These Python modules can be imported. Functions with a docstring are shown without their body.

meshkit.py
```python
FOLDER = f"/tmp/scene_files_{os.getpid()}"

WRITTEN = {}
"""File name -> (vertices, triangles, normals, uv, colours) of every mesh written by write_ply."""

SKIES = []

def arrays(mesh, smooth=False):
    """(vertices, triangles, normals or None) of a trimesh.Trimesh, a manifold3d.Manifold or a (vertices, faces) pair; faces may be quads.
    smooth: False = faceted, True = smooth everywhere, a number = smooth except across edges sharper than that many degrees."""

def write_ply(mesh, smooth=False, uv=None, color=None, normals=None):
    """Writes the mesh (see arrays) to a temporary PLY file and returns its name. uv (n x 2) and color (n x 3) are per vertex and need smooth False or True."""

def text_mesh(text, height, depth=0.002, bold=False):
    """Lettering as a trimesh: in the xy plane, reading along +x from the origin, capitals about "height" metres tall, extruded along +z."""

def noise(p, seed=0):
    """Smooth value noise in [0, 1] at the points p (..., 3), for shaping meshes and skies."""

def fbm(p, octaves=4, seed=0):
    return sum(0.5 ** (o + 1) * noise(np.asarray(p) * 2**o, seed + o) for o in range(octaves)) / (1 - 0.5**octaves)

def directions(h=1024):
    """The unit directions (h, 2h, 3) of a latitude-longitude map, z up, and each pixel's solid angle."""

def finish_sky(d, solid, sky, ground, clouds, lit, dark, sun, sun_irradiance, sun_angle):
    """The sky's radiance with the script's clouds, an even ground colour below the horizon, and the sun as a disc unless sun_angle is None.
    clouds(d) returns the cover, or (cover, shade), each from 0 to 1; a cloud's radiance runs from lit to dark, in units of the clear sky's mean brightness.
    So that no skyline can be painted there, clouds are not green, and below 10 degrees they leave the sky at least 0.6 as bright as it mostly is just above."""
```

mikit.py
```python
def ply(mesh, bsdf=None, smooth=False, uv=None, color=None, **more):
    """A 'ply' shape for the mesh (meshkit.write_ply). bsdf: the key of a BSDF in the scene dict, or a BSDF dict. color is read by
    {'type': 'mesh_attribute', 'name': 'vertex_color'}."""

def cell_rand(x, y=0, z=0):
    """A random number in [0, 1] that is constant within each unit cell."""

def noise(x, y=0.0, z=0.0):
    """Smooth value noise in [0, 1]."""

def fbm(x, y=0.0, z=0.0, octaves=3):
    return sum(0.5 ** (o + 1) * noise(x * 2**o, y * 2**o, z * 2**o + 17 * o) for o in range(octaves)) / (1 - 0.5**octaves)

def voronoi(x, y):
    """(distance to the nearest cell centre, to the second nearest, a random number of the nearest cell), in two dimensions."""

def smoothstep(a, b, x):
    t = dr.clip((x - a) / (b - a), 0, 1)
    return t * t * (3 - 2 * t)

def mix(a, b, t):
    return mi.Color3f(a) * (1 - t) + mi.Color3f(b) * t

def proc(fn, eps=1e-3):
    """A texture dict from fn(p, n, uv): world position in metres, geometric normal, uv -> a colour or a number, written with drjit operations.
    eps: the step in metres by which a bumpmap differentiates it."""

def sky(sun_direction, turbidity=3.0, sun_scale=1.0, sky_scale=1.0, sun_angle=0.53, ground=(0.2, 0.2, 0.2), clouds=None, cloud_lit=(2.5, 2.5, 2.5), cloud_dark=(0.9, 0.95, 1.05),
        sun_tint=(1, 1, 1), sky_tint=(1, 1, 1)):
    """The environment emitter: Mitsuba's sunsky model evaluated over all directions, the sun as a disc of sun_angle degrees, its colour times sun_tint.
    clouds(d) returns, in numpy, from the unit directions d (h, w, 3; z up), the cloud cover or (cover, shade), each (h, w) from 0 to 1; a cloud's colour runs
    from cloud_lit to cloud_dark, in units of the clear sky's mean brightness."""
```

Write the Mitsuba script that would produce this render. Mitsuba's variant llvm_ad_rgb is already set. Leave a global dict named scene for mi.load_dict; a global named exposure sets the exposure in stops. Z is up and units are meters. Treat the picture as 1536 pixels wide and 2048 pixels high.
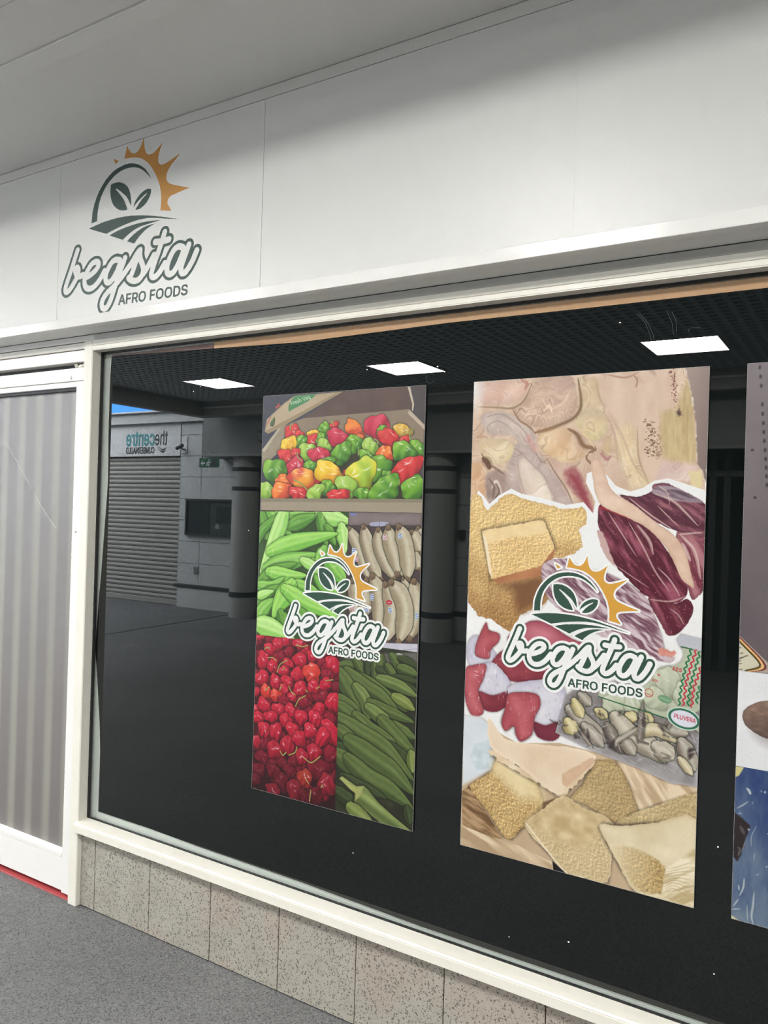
import math, random
import numpy as np
import trimesh
import manifold3d as m3
import shapely
from shapely.geometry import Polygon, LineString, box as sbox
from shapely.ops import unary_union
from shapely import affinity
import drjit as dr
import mitsuba as mi
import mikit, meshkit
from mikit import proc, noise, fbm, voronoi, smoothstep, mix, cell_rand

T = mi.ScalarTransform4f
scene, labels = {}, {}
exposure = 2.02

# ------------------------------------------------------------------ camera
# x runs along the shop front to the right, y into the shop, z up; the shop-front line is y = 0
EYE = np.array([0.0, -2.0, 1.533])
FWD = np.array([-0.52694763, 0.8498964, 0.00151736])
DOWN = np.array([0.024924, 0.01723776, -0.99954072])
scene['camera'] = {'type': 'perspective', 'fov_axis': 'x', 'fov': math.degrees(2 * math.atan(768 / 1592.68)),
                   'to_world': T().look_at(origin=EYE.tolist(), target=(EYE + FWD).tolist(), up=(-DOWN).tolist()),
                   'near_clip': 0.05, 'far_clip': 100.0}

# ------------------------------------------------------------------ light levels (the lamps themselves are built further down)
LED = 17.0            # radiance of the ceiling light panels
ROOFLIGHT = 12.0      # daylight coming through the opal rooflight over the far arcade

# ------------------------------------------------------------------ materials
def two(b): return {'type': 'twosided', 'bsdf': b}
def rgb(c): return {'type': 'rgb', 'value': list(map(float, c))}
def diffuse(c): return two({'type': 'diffuse', 'reflectance': c if isinstance(c, dict) else rgb(c)})
def plastic(c, a=0.15, ior=1.5): return two({'type': 'roughplastic', 'diffuse_reflectance': c if isinstance(c, dict) else rgb(c), 'alpha': a, 'int_ior': ior, 'distribution': 'ggx', 'nonlinear': False})
def mat(name, b): scene['mat_' + name] = b
def metal(c, a): return two({'type': 'principled', 'base_color': rgb(c), 'metallic': 1.0, 'roughness': a})

def paint_tex(c, dirt, amount, scale=9.0):
    c, dirt = mi.Color3f(c), mi.Color3f(dirt)
    def fn(p, n, uv):
        g = fbm(p.x * scale, p.y * scale, p.z * scale, 3)
        s = smoothstep(0.55, 0.8, fbm(p.x * 60, p.y * 60, p.z * 23, 2))
        return mix(c, dirt, amount * (0.6 * smoothstep(0.35, 0.75, g) + 0.25 * s))
    return proc(fn)

mat('fascia', plastic((0.735, 0.735, 0.72), 0.16))
mat('trim_gloss', plastic((0.74, 0.735, 0.71), 0.014))
mat('upper_trim', plastic((0.72, 0.715, 0.69), 0.2))
mat('soffit', plastic((0.92, 0.905, 0.87), 0.3, 1.7))
mat('soffit_strip', plastic((0.90, 0.89, 0.86), 0.3))
mat('cream', plastic(paint_tex((0.86, 0.835, 0.75), (0.60, 0.56, 0.46), 0.16), 0.17))
mat('door_white', plastic(paint_tex((0.83, 0.81, 0.785), (0.66, 0.64, 0.60), 0.14), 0.12))
mat('return_grey', plastic((0.84, 0.815, 0.74), 0.2))
mat('grey_panel', plastic((0.50, 0.495, 0.47), 0.2))
mat('rubber', plastic((0.016, 0.018, 0.02), 0.35))
mat('black', diffuse((0.012, 0.012, 0.012)))
mat('film', two({'type': 'plastic', 'diffuse_reflectance': rgb((0.0035, 0.0052, 0.0052)), 'int_ior': 1.58, 'nonlinear': False}))
mat('inner_frame', plastic((0.66, 0.73, 0.68), 0.3))
mat('chrome', metal((0.75, 0.74, 0.72), 0.2))
mat('red_paint', plastic((0.52, 0.07, 0.075), 0.3))
mat('glass', {'type': 'thindielectric', 'int_ior': 1.5})
mat('smudge', diffuse((0.10, 0.11, 0.11)))
mat('white_scuff', diffuse((0.85, 0.83, 0.76)))
mat('board_edge', diffuse((0.05, 0.05, 0.05)))
mat('board_rim', diffuse((0.22, 0.22, 0.21)))
mat('logo_white', plastic((0.80, 0.80, 0.80), 0.2))
mat('logo_green', plastic((0.014, 0.066, 0.040), 0.3))
mat('logo_green_dark', plastic((0.026, 0.068, 0.058), 0.25))
mat('logo_orange', plastic((0.62, 0.31, 0.035), 0.2))
mat('logo_orange_fascia', plastic((0.58, 0.27, 0.05), 0.2))

def floor_fn(p, n, uv):
    s = cell_rand(dr.floor(p.x * 260), dr.floor(p.y * 260), 3)
    f = 0.6 * noise(p.x * 150, p.y * 150, 1.5) + 0.4 * noise(p.x * 330, p.y * 330, 5.5)
    big = fbm(p.x * 2.3, p.y * 2.3, 0.0, 3)
    base = mix((0.15, 0.15, 0.152), (0.39, 0.39, 0.39), f)
    base = mix(base, mi.Color3f(0.48, 0.48, 0.48), dr.select(s > 0.93, 0.5, 0.0))
    base = mix(base, mi.Color3f(0.05, 0.05, 0.055), dr.select(s < 0.12, 0.55, 0.0))
    return base * (0.86 + 0.28 * big)
mat('floor', plastic(proc(floor_fn), 0.55, 1.3))

def tile_fn(p, n, uv):
    wob = 1.1 * noise(p.x * 70, p.z * 70, 2.0)
    f1, f2, w = voronoi(p.x * 150 + wob, p.z * 150 - wob)
    g1, g2, w2 = voronoi(p.x * 290 + 31 + wob, p.z * 290)
    pit = dr.select((w > 0.66) & (f1 < 0.20 + 0.26 * (w - 0.66) / 0.34), 1.0, 0.0)
    pit2 = dr.select((w2 > 0.86) & (g1 < 0.40), 0.7, 0.0)
    base = mix((0.455, 0.42, 0.36), (0.55, 0.52, 0.455), fbm(p.x * 13, p.z * 13, 0.0, 3))
    base = mix(base, mi.Color3f(0.53, 0.44, 0.38), smoothstep(0.5, 0.75, fbm(p.x * 5 + 40, p.z * 5, 3.0, 2)) * 0.6)
    return mix(base, mi.Color3f(0.17, 0.165, 0.14), dr.maximum(pit, pit2) * 0.9)
mat('tile', plastic(proc(tile_fn), 0.3))
mat('grout', diffuse((0.12, 0.115, 0.10)))

# ------------------------------------------------------------------ helpers
def bx(x0, x1, y0, y1, z0, z1, c=0.0):
    """A box, its edges chamfered by c."""
    c = min(c, 0.45 * min(x1 - x0, y1 - y0, z1 - z0))
    if c <= 0:
        m = trimesh.creation.box((x1 - x0, y1 - y0, z1 - z0))
        m.apply_translation(((x0 + x1) / 2, (y0 + y1) / 2, (z0 + z1) / 2))
        return m
    pts = []
    for sx in (0, 1):
        for sy in (0, 1):
            for sz in (0, 1):
                p = np.array([(x0, x1)[sx], (y0, y1)[sy], (z0, z1)[sz]])
                d = np.array([1 - 2 * sx, 1 - 2 * sy, 1 - 2 * sz]) * c
                for k in range(3):
                    q = p + d
                    q[k] = p[k]
                    pts.append(q)
    return trimesh.convex.convex_hull(np.array(pts))

def join(*ms): return trimesh.util.concatenate(list(ms))

def add(key, mesh, m, smooth=False, label=None, cat=None, group=None, kind=None, **more):
    base, n = key, 0
    while key in scene:
        n += 1
        key = f'{base}_{n:03d}'
    scene[key] = mikit.ply(mesh, 'mat_' + m if isinstance(m, str) else m, smooth, **more)
    tag(key, label, cat, group, kind)
    return key

def tag(key, label=None, cat=None, group=None, kind=None):
    d = {k: v for k, v in (('label', label), ('category', cat), ('group', group), ('kind', kind)) if v}
    if d: labels[key] = d

def extrude_x(profile, x0, x1):
    """A (y, z) profile swept along x."""
    m = trimesh.creation.extrude_polygon(Polygon(profile), x1 - x0)
    v = m.vertices.copy()
    m.vertices = np.c_[v[:, 2] + x0, v[:, 0], v[:, 1]]
    m.fix_normals()
    return m

def wallpoly(poly, y0, y1):
    """A shapely (x, z) polygon as a plate from y0 to y1."""
    ms = []
    for g in getattr(poly, 'geoms', [poly]):
        if g.is_empty or g.area < 1e-9: continue
        m = trimesh.creation.extrude_polygon(g, y1 - y0, engine='earcut')
        v = m.vertices.copy()
        m.vertices = np.c_[v[:, 0], v[:, 2] + y0, v[:, 1]]
        m.fix_normals()
        ms.append(m)
    return join(*ms)

def tube(pts, r, n=6):
    pts = np.asarray(pts, float)
    return trimesh.creation.sweep_polygon(Polygon([(r * math.cos(a), r * math.sin(a)) for a in np.arange(n) * 2 * math.pi / n]), pts)

# traced outlines, in metres on the plane they belong to or in millimetres on their poster
DATA = {
 'film': [(-0.6235,2.0826),(-1.0575,2.0847),(-1.5997,2.076),(-1.9606,2.0867),(-2.5051,2.1014),(-2.5096,2.0116),(-2.5102,1.8391),(-2.5042,1.6282),(-2.5084,1.5515),(-2.5186,1.3978),(-2.5288,1.2435),(-2.5348,1.1854),(-2.5415,1.0789),(-2.5467,0.9781),(-2.5274,0.8401),(-2.5093,0.699),(-2.5015,0.5951),(-2.5011,0.4614),(-2.5022,0.3617),(-2.2215,0.3624),(-1.9713,0.3567),(-1.5338,0.3546),(-1.0894,0.3442)],
 'screw1': (-2.6929,2.0247),
 'screw2': (-2.6388,1.4266),
 'scratch': [[(-3.1474,1.7859),(-3.0582,1.6984),(-3.0147,1.6495),(-2.9562,1.5907)],[(-2.9309,1.5623),(-2.8918,1.5221),(-2.8385,1.4728),(-2.791,1.4342)]],
 'ring': (-1.1133,1.928),
 'arcs': [[(-0.5262,2.0531),(-0.507,2.0298),(-0.494,1.9998),(-0.4898,1.9819)],[(-0.5213,2.0551),(-0.5009,2.0292),(-0.4867,1.9991),(-0.4824,1.9788)],[(-0.4558,2.053),(-0.4419,2.0232),(-0.4375,1.9945)],[(-0.4426,2.0491),(-0.4326,2.0284),(-0.4306,1.9988)],[(-0.4026,1.9973),(-0.4005,2.0057),(-0.3763,2.0045)]],
 'specks': [(-0.302,0.4679),(-0.3015,0.7682),(-0.6549,0.4344),(-0.8195,0.397),(-1.3323,0.4958),(-1.2369,0.6419),(-2.065,1.9424),(-2.0317,1.9582),(-1.0915,1.9613),(-1.0681,1.9438),(-1.3347,1.9695),(-0.5694,2.036),(-1.7899,1.4614)],
 'logo_icon': {'arc':[(7.1,-10.5),(8.1,-36.7),(12.3,-51.1),(17.6,-64.6),(25.2,-77.5),(34.0,-88.5),(43.9,-98.3),(54.9,-106.1),(67.0,-112.3),(78.0,-115.8),(97.8,-118.5),(110.9,-118.1),(122.9,-115.5),(134.9,-111.3),(145.8,-105.3),(156.7,-97.3),(167.7,-85.5),(175.4,-73.6),(165.6,-83.7),(154.7,-92.9),(143.8,-99.9),(133.0,-104.8),(122.1,-107.7),(110.1,-109.2),(98.1,-109.0),(84.9,-107.1),(74.0,-103.5),(63.0,-97.9),(53.1,-91.0),(44.4,-82.8),(36.7,-72.5),(30.3,-61.2),(26.5,-49.0),(24.2,-35.8),(23.8,-12.0)],'sun':[(94.1,-131.1),(97.0,-144.0),(99.9,-157.3),(104.5,-149.7),(110.2,-142.6),(115.1,-138.3),(121.2,-136.3),(127.3,-136.4),(132.4,-138.9),(137.2,-143.3),(141.3,-149.7),(144.7,-156.8),(147.3,-164.0),(148.2,-154.3),(150.0,-144.9),(152.3,-137.1),(155.7,-131.1),(160.5,-126.1),(166.5,-124.2),(172.8,-124.4),(178.7,-125.8),(184.3,-128.9),(189.4,-132.7),(194.5,-136.6),(200.6,-141.3),(196.7,-132.8),(193.8,-123.7),(191.6,-115.3),(191.4,-107.6),(193.4,-101.5),(198.8,-97.2),(205.0,-95.7),(212.2,-96.5),(225.5,-100.1),(237.6,-104.2),(250.1,-108.4),(242.8,-101.8),(233.8,-94.6),(225.9,-87.2),(220.9,-81.3),(218.0,-75.3),(217.2,-68.2),(218.8,-61.6),(222.7,-56.4),(229.0,-52.2),(236.2,-49.1),(257.7,-41.4),(281.3,-34.0),(262.0,-31.6),(241.9,-28.7),(234.8,-27.7),(229.8,-25.2),(226.2,-21.3),(224.9,-15.9),(226.5,-11.5),(230.3,-6.5),(237.4,4.0),(222.3,0.4),(207.8,-2.3),(208.6,-16.4),(207.9,-28.7),(205.7,-39.9),(202.2,-52.0),(196.7,-63.3),(190.0,-75.8),(182.4,-86.6),(174.7,-96.5),(166.0,-105.8),(156.2,-113.9),(146.5,-120.0),(135.6,-124.6),(123.7,-127.6),(108.4,-129.8)],'ray':[(61.8,-138.7),(78.0,-130.1),(68.8,-125.7)],'leaf1':[(58.9,-83.9),(70.0,-85.5),(81.2,-84.8),(90.5,-81.9),(99.0,-77.9),(106.8,-72.1),(113.2,-65.0),(117.8,-56.5),(120.6,-48.2),(122.7,-37.9),(123.4,-26.9),(118.9,-34.4),(113.1,-43.4),(106.4,-50.9),(98.5,-57.0),(87.3,-65.7),(76.0,-72.9),(74.3,-71.1),(84.1,-62.2),(93.2,-52.8),(100.0,-45.5),(105.7,-36.8),(110.3,-28.3),(113.4,-20.8),(104.6,-20.8),(96.3,-22.4),(89.2,-24.7),(82.9,-28.4),(76.5,-33.0),(71.5,-38.1),(66.8,-44.4),(63.2,-52.0),(60.5,-60.4),(58.9,-69.9)],'leaf2':[(178.2,-51.0),(173.9,-53.1),(168.6,-53.9),(162.3,-53.2),(156.0,-51.2),(148.6,-47.4),(141.7,-42.0),(136.7,-36.5),(133.4,-30.8),(130.7,-22.7),(135.7,-27.4),(141.6,-32.1),(154.2,-40.2),(165.7,-45.5),(166.6,-43.5),(154.3,-35.4),(146.0,-27.7),(140.8,-21.6),(136.7,-16.6),(142.5,-15.8),(148.5,-16.4),(155.2,-18.3),(161.5,-21.6),(166.9,-25.8),(171.4,-30.6),(175.0,-36.5),(177.4,-42.6)],'field1':[(0.0,0.0),(18.3,-3.2),(38.7,-6.2),(55.6,-7.6),(72.4,-8.3),(90.1,-8.4),(107.7,-7.7),(125.1,-6.2),(142.4,-3.8),(159.6,-0.9),(176.6,2.4),(194.6,6.7),(212.3,11.1),(235.1,17.6),(259.0,23.6),(241.3,20.4),(222.8,16.8),(207.2,13.1),(191.5,9.9),(178.9,7.6),(166.2,6.6),(152.3,6.1),(138.4,6.6),(123.4,7.9),(108.2,9.8),(95.1,11.8),(81.9,14.3),(68.7,17.2),(55.3,20.2)],'field2':[(65.6,25.4),(75.5,22.3),(86.5,19.6),(98.6,17.6),(110.6,16.2),(124.7,14.7),(138.7,13.8),(152.6,13.4),(166.4,13.7),(177.0,14.3),(187.5,15.1),(199.0,16.2),(210.5,17.5),(196.0,18.2),(181.3,19.2),(168.7,19.9),(156.0,21.0),(146.4,22.8),(136.9,25.5),(128.7,28.7),(120.8,32.5),(113.3,36.4),(105.8,41.0)],'field3':[(119.1,46.0),(128.2,39.7),(137.1,34.8),(146.7,30.2),(156.2,26.7),(164.6,24.5),(173.0,23.0),(183.9,22.3),(195.0,22.2),(184.7,24.9),(175.3,28.2),(167.6,31.9),(160.7,36.2),(154.0,40.9),(148.2,46.0),(144.0,50.2),(140.9,54.5)]},
 'logo_strokes': {'b1':[(-31.7,41.9),(-37.9,58.4),(-44.5,75.0),(-52.3,93.9),(-59.6,111.1),(-63.4,124.5),(-59.0,130.9),(-51.9,129.1),(-44.0,122.1),(-36.3,113.7)],'b2':[(-36.3,113.7),(-28.0,102.2),(-23.9,89.7),(-26.7,81.7),(-31.8,80.8),(-34.8,86.5),(-30.4,95.0),(-20.7,101.3),(-9.6,99.1)],'e':[(-9.6,99.1),(3.2,105.3),(15.6,102.0),(28.5,95.5),(37.5,86.4),(36.7,78.9),(27.3,75.8),(15.6,80.1),(5.3,91.4),(-2.2,105.1),(-2.1,118.4),(3.9,128.4),(15.0,132.6),(27.4,130.1),(39.5,122.1),(49.9,110.5),(57.3,99.9)],'g1':[(101.2,83.1),(89.1,80.4),(77.2,85.3),(67.9,97.5),(62.2,111.9),(65.0,123.3),(74.2,126.5),(84.3,119.9),(94.1,107.1),(101.5,92.6)],'g2':[(116.3,80.7),(110.5,95.2),(102.9,111.2),(95.4,129.5),(89.8,144.8),(84.3,160.1),(76.8,174.2),(67.9,181.3),(58.7,178.2),(56.0,169.2),(60.5,158.1),(70.9,147.9),(84.3,139.7),(99.0,129.6),(113.5,117.1),(126.4,103.9)],'s1':[(126.4,103.9),(136.4,94.1),(146.3,81.5),(154.2,72.8),(159.0,70.5)],'s2':[(159.1,71.1),(158.7,80.0),(162.0,91.0),(168.0,101.6),(171.8,112.5),(169.3,122.8),(161.4,130.9),(150.7,133.2),(139.0,130.2),(130.9,124.3)],'s3':[(155.8,78.9),(149.5,92.5),(144.1,106.0),(138.6,118.2)],'t0':[(170.7,122.6),(180.4,112.8),(190.0,98.9),(198.2,86.6)],'t1':[(223.7,44.3),(218.0,61.7),(210.7,80.8),(202.8,100.1),(196.3,117.8),(195.7,127.8),(202.4,132.5),(211.6,129.0),(221.7,119.3),(229.7,107.9)],'t2':[(199.4,60.2),(211.6,61.6),(225.6,61.7),(236.7,60.9)],'a1':[(275.0,82.7),(264.0,79.4),(253.1,84.0),(244.1,96.3),(237.4,112.5),(237.8,126.3),(245.7,132.2),(255.3,128.7),(264.5,117.2),(272.3,102.4),(277.9,89.2)],'a2':[(290.6,80.0),(285.1,93.8),(278.0,111.3),(274.3,124.2),(277.3,133.5),(285.4,134.3),(294.6,125.6),(302.9,113.5),(308.7,101.8),(311.9,94.5)]},
 'logo_pen': (13.2,6.0,6.6),
 'logo_text': [(106.4,177.8),(295.4,179.0),(114.7,155.3)],
 'logo_on_poster_1': [0.9716,0.9935,191.1827,637.6855],
 'logo_on_poster_2': [1.0,1.0,189.6,632.8],
 'logo_on_fascia': [[1.7843,-0.0957,-2465.3815],[0.0094,1.6609,-1002.2432]],
 'bonnets': [(125.0,124.5,56.3,53.5,'r'),(153.6,138.4,39.0,39.9,'r'),(251.0,118.3,50.9,41.3,'g'),(290.3,106.3,31.6,25.9,'r'),(451.2,118.5,93.7,70.9,'p'),(536.3,130.7,64.2,38.9,'a'),(366.1,120.8,76.7,44.6,'o'),(211.2,135.0,46.3,35.1,'y'),(206.6,154.6,46.3,48.2,'r'),(241.5,148.6,37.6,39.2,'g'),(162.6,154.0,41.6,42.0,'g'),(112.7,164.4,62.2,53.6,'y'),(587.8,190.3,55.8,64.7,'g'),(542.2,163.5,42.7,32.7,'r'),(305.0,145.3,81.2,53.7,'p'),(382.7,155.0,35.5,38.1,'o'),(365.3,167.5,58.7,57.3,'g'),(423.7,176.5,57.3,50.3,'l'),(468.9,131.4,41.6,35.3,'g'),(491.6,152.5,77.5,51.7,'r'),(253.1,168.3,53.5,39.1,'l'),(188.9,187.3,68.6,55.0,'l'),(414.8,205.8,65.0,33.6,'g'),(543.3,192.0,78.2,57.2,'g'),(478.7,197.8,56.0,45.5,'o'),(106.0,204.5,73.7,49.1,'r'),(142.0,191.4,33.5,35.5,'r'),(320.0,194.7,80.6,59.9,'g'),(235.6,200.7,80.8,52.2,'p'),(265.9,220.3,63.8,30.3,'g'),(201.8,233.4,54.6,35.0,'g'),(141.2,237.9,64.3,70.9,'p'),(455.8,241.3,88.5,70.6,'g'),(345.9,258.6,30.9,29.7,'r'),(495.8,267.9,48.3,37.0,'g'),(56.4,247.1,92.5,76.6,'g'),(559.3,245.0,101.1,67.0,'r'),(24.5,312.9,58.5,54.3,'l'),(95.1,280.4,65.4,40.2,'o'),(214.8,283.5,54.3,48.0,'r'),(170.5,273.0,102.2,66.0,'s'),(272.6,254.8,108.7,66.9,'y'),(396.8,258.3,108.3,90.4,'v'),(88.1,314.0,82.7,55.9,'o'),(274.6,304.3,63.5,47.4,'g'),(155.9,319.5,72.2,39.7,'r'),(342.3,296.9,79.8,63.7,'l'),(580.1,301.4,69.9,76.7,'g'),(401.7,319.1,55.3,37.7,'g'),(482.7,305.1,109.3,74.2,'g'),(224.4,318.2,72.9,45.7,'l'),(314.8,322.9,80.7,36.3,'r')],
 'bonnet_stems': [[(119.0,115.5),(115.6,102.0),(126.6,95.6)],[(287.5,101.9),(276.6,95.1),(287.1,92.4)],[(565.6,157.7),(562.7,141.4),(577.0,123.4)],[(448.5,176.8),(453.8,160.2),(440.1,151.7)],[(147.6,191.4),(150.9,204.7),(168.1,215.8)],[(134.5,275.6),(165.7,288.5),(194.1,310.0)],[(532.1,275.7),(532.6,290.0)],[(383.5,176.1),(383.5,201.4)]],
 'box': {'wall':[(97.3,137.4),(90.0,101.4),(167.7,79.0),(557.7,67.1),(610.7,118.1),(610.2,170.4),(545.1,177.8),(100.1,200.0)],'right':[(557.7,67.1),(612.9,116.1),(613.4,130.2),(554.9,80.1)],'left':[(-0.5,179.0),(72.8,101.0),(98.3,94.9),(87.5,173.1),(40.1,208.8),(3.3,236.0)],'left_edge':[(-0.5,179.0),(72.8,101.0),(79.8,103.4),(9.8,186.0)],'lid':[(8.5,117.7),(16.6,76.9),(86.7,27.2),(128.3,5.2),(320.1,1.9),(92.8,99.2),(24.6,124.8)],'lid_edge':[(8.5,117.7),(24.6,124.8),(92.8,99.2),(320.1,1.9),(299.3,3.1),(89.3,85.7),(24.0,111.2)],'label':[(106.9,32.5),(128.3,6.1),(218.2,4.7),(192.8,22.5),(106.2,55.3)],'front':[(2.1,338.3),(611.2,331.0),(611.6,371.0),(2.7,376.8)],'front_edge':[(2.1,338.3),(611.2,331.0),(611.5,341.0),(2.7,349.6)],'underside':[(167.7,79.0),(320.1,1.9),(550.6,0.2),(573.7,56.3),(557.7,67.1)],'string':[(550.6,0.2),(560.1,2.7),(574.5,52.2),(572.0,72.5),(567.3,72.3),(568.0,52.0)]},
 'split_1': [(4.1,381.3),(611.6,370.2),(354.1,375.0),(353.9,396.2)],
 'okra_bright': [([(4.6,390.4),(31.9,475.1)],58.0,'d'),([(36.1,375.8),(87.1,419.0),(136.9,459.0)],46.7,'m'),([(108.4,387.1),(229.6,378.9)],39.5,'m'),([(127.1,426.3),(235.4,387.3)],45.6,'d'),([(246.1,387.0),(361.9,404.3)],53.9,'h'),([(243.6,391.4),(276.9,489.0)],36.9,'d'),([(274.3,424.7),(308.1,478.8)],35.7,'d'),([(329.2,422.5),(345.3,502.2)],43.8,'h'),([(-8.7,486.2),(18.6,439.6),(107.8,373.7)],31.7,'d'),([(105.0,373.8),(71.7,459.8),(7.9,589.2)],53.3,'h'),([(48.1,510.2),(146.1,478.4),(317.0,442.2)],53.1,'b'),([(36.2,569.3),(126.5,541.2),(245.9,510.0)],58.0,'m'),([(9.1,616.2),(71.2,575.9),(160.1,543.5)],46.8,'d'),([(236.2,534.4),(204.7,558.0)],38.0,'m'),([(305.1,534.3),(322.4,575.6)],46.5,'h'),([(45.4,578.5),(122.8,585.6),(200.2,580.1)],44.3,'b'),([(-2.2,626.1),(56.2,626.1),(111.8,590.8)],36.3,'m'),([(6.6,688.5),(39.9,649.7),(96.0,618.5)],39.8,'d'),([(-0.5,662.1),(68.3,638.5)],27.4,'h'),([(146.2,608.1),(218.5,626.4),(284.1,663.7)],37.9,'m'),([(8.5,728.9),(36.2,694.9),(75.2,664.6)],46.1,'m'),([(141.0,615.1),(98.4,671.5),(66.6,727.7)],63.5,'b'),([(113.5,630.4),(198.4,667.1),(327.5,702.1)],51.4,'b'),([(166.5,691.7),(223.0,733.9),(287.6,748.6)],43.5,'d'),([(100.2,711.1),(118.8,749.0)],44.9,'d'),([(278.4,523.2),(322.1,567.2),(364.6,602.0)],53.9,'m'),([(266.5,493.8),(236.9,551.6)],41.1,'m'),([(237.2,560.2),(282.2,617.0),(351.8,666.1)],49.8,'m'),([(181.7,533.4),(237.1,555.9),(291.1,577.9)],32.7,'h'),([(-2.2,752.5),(68.2,763.1),(159.7,788.4)],61.9,'h')],
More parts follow.
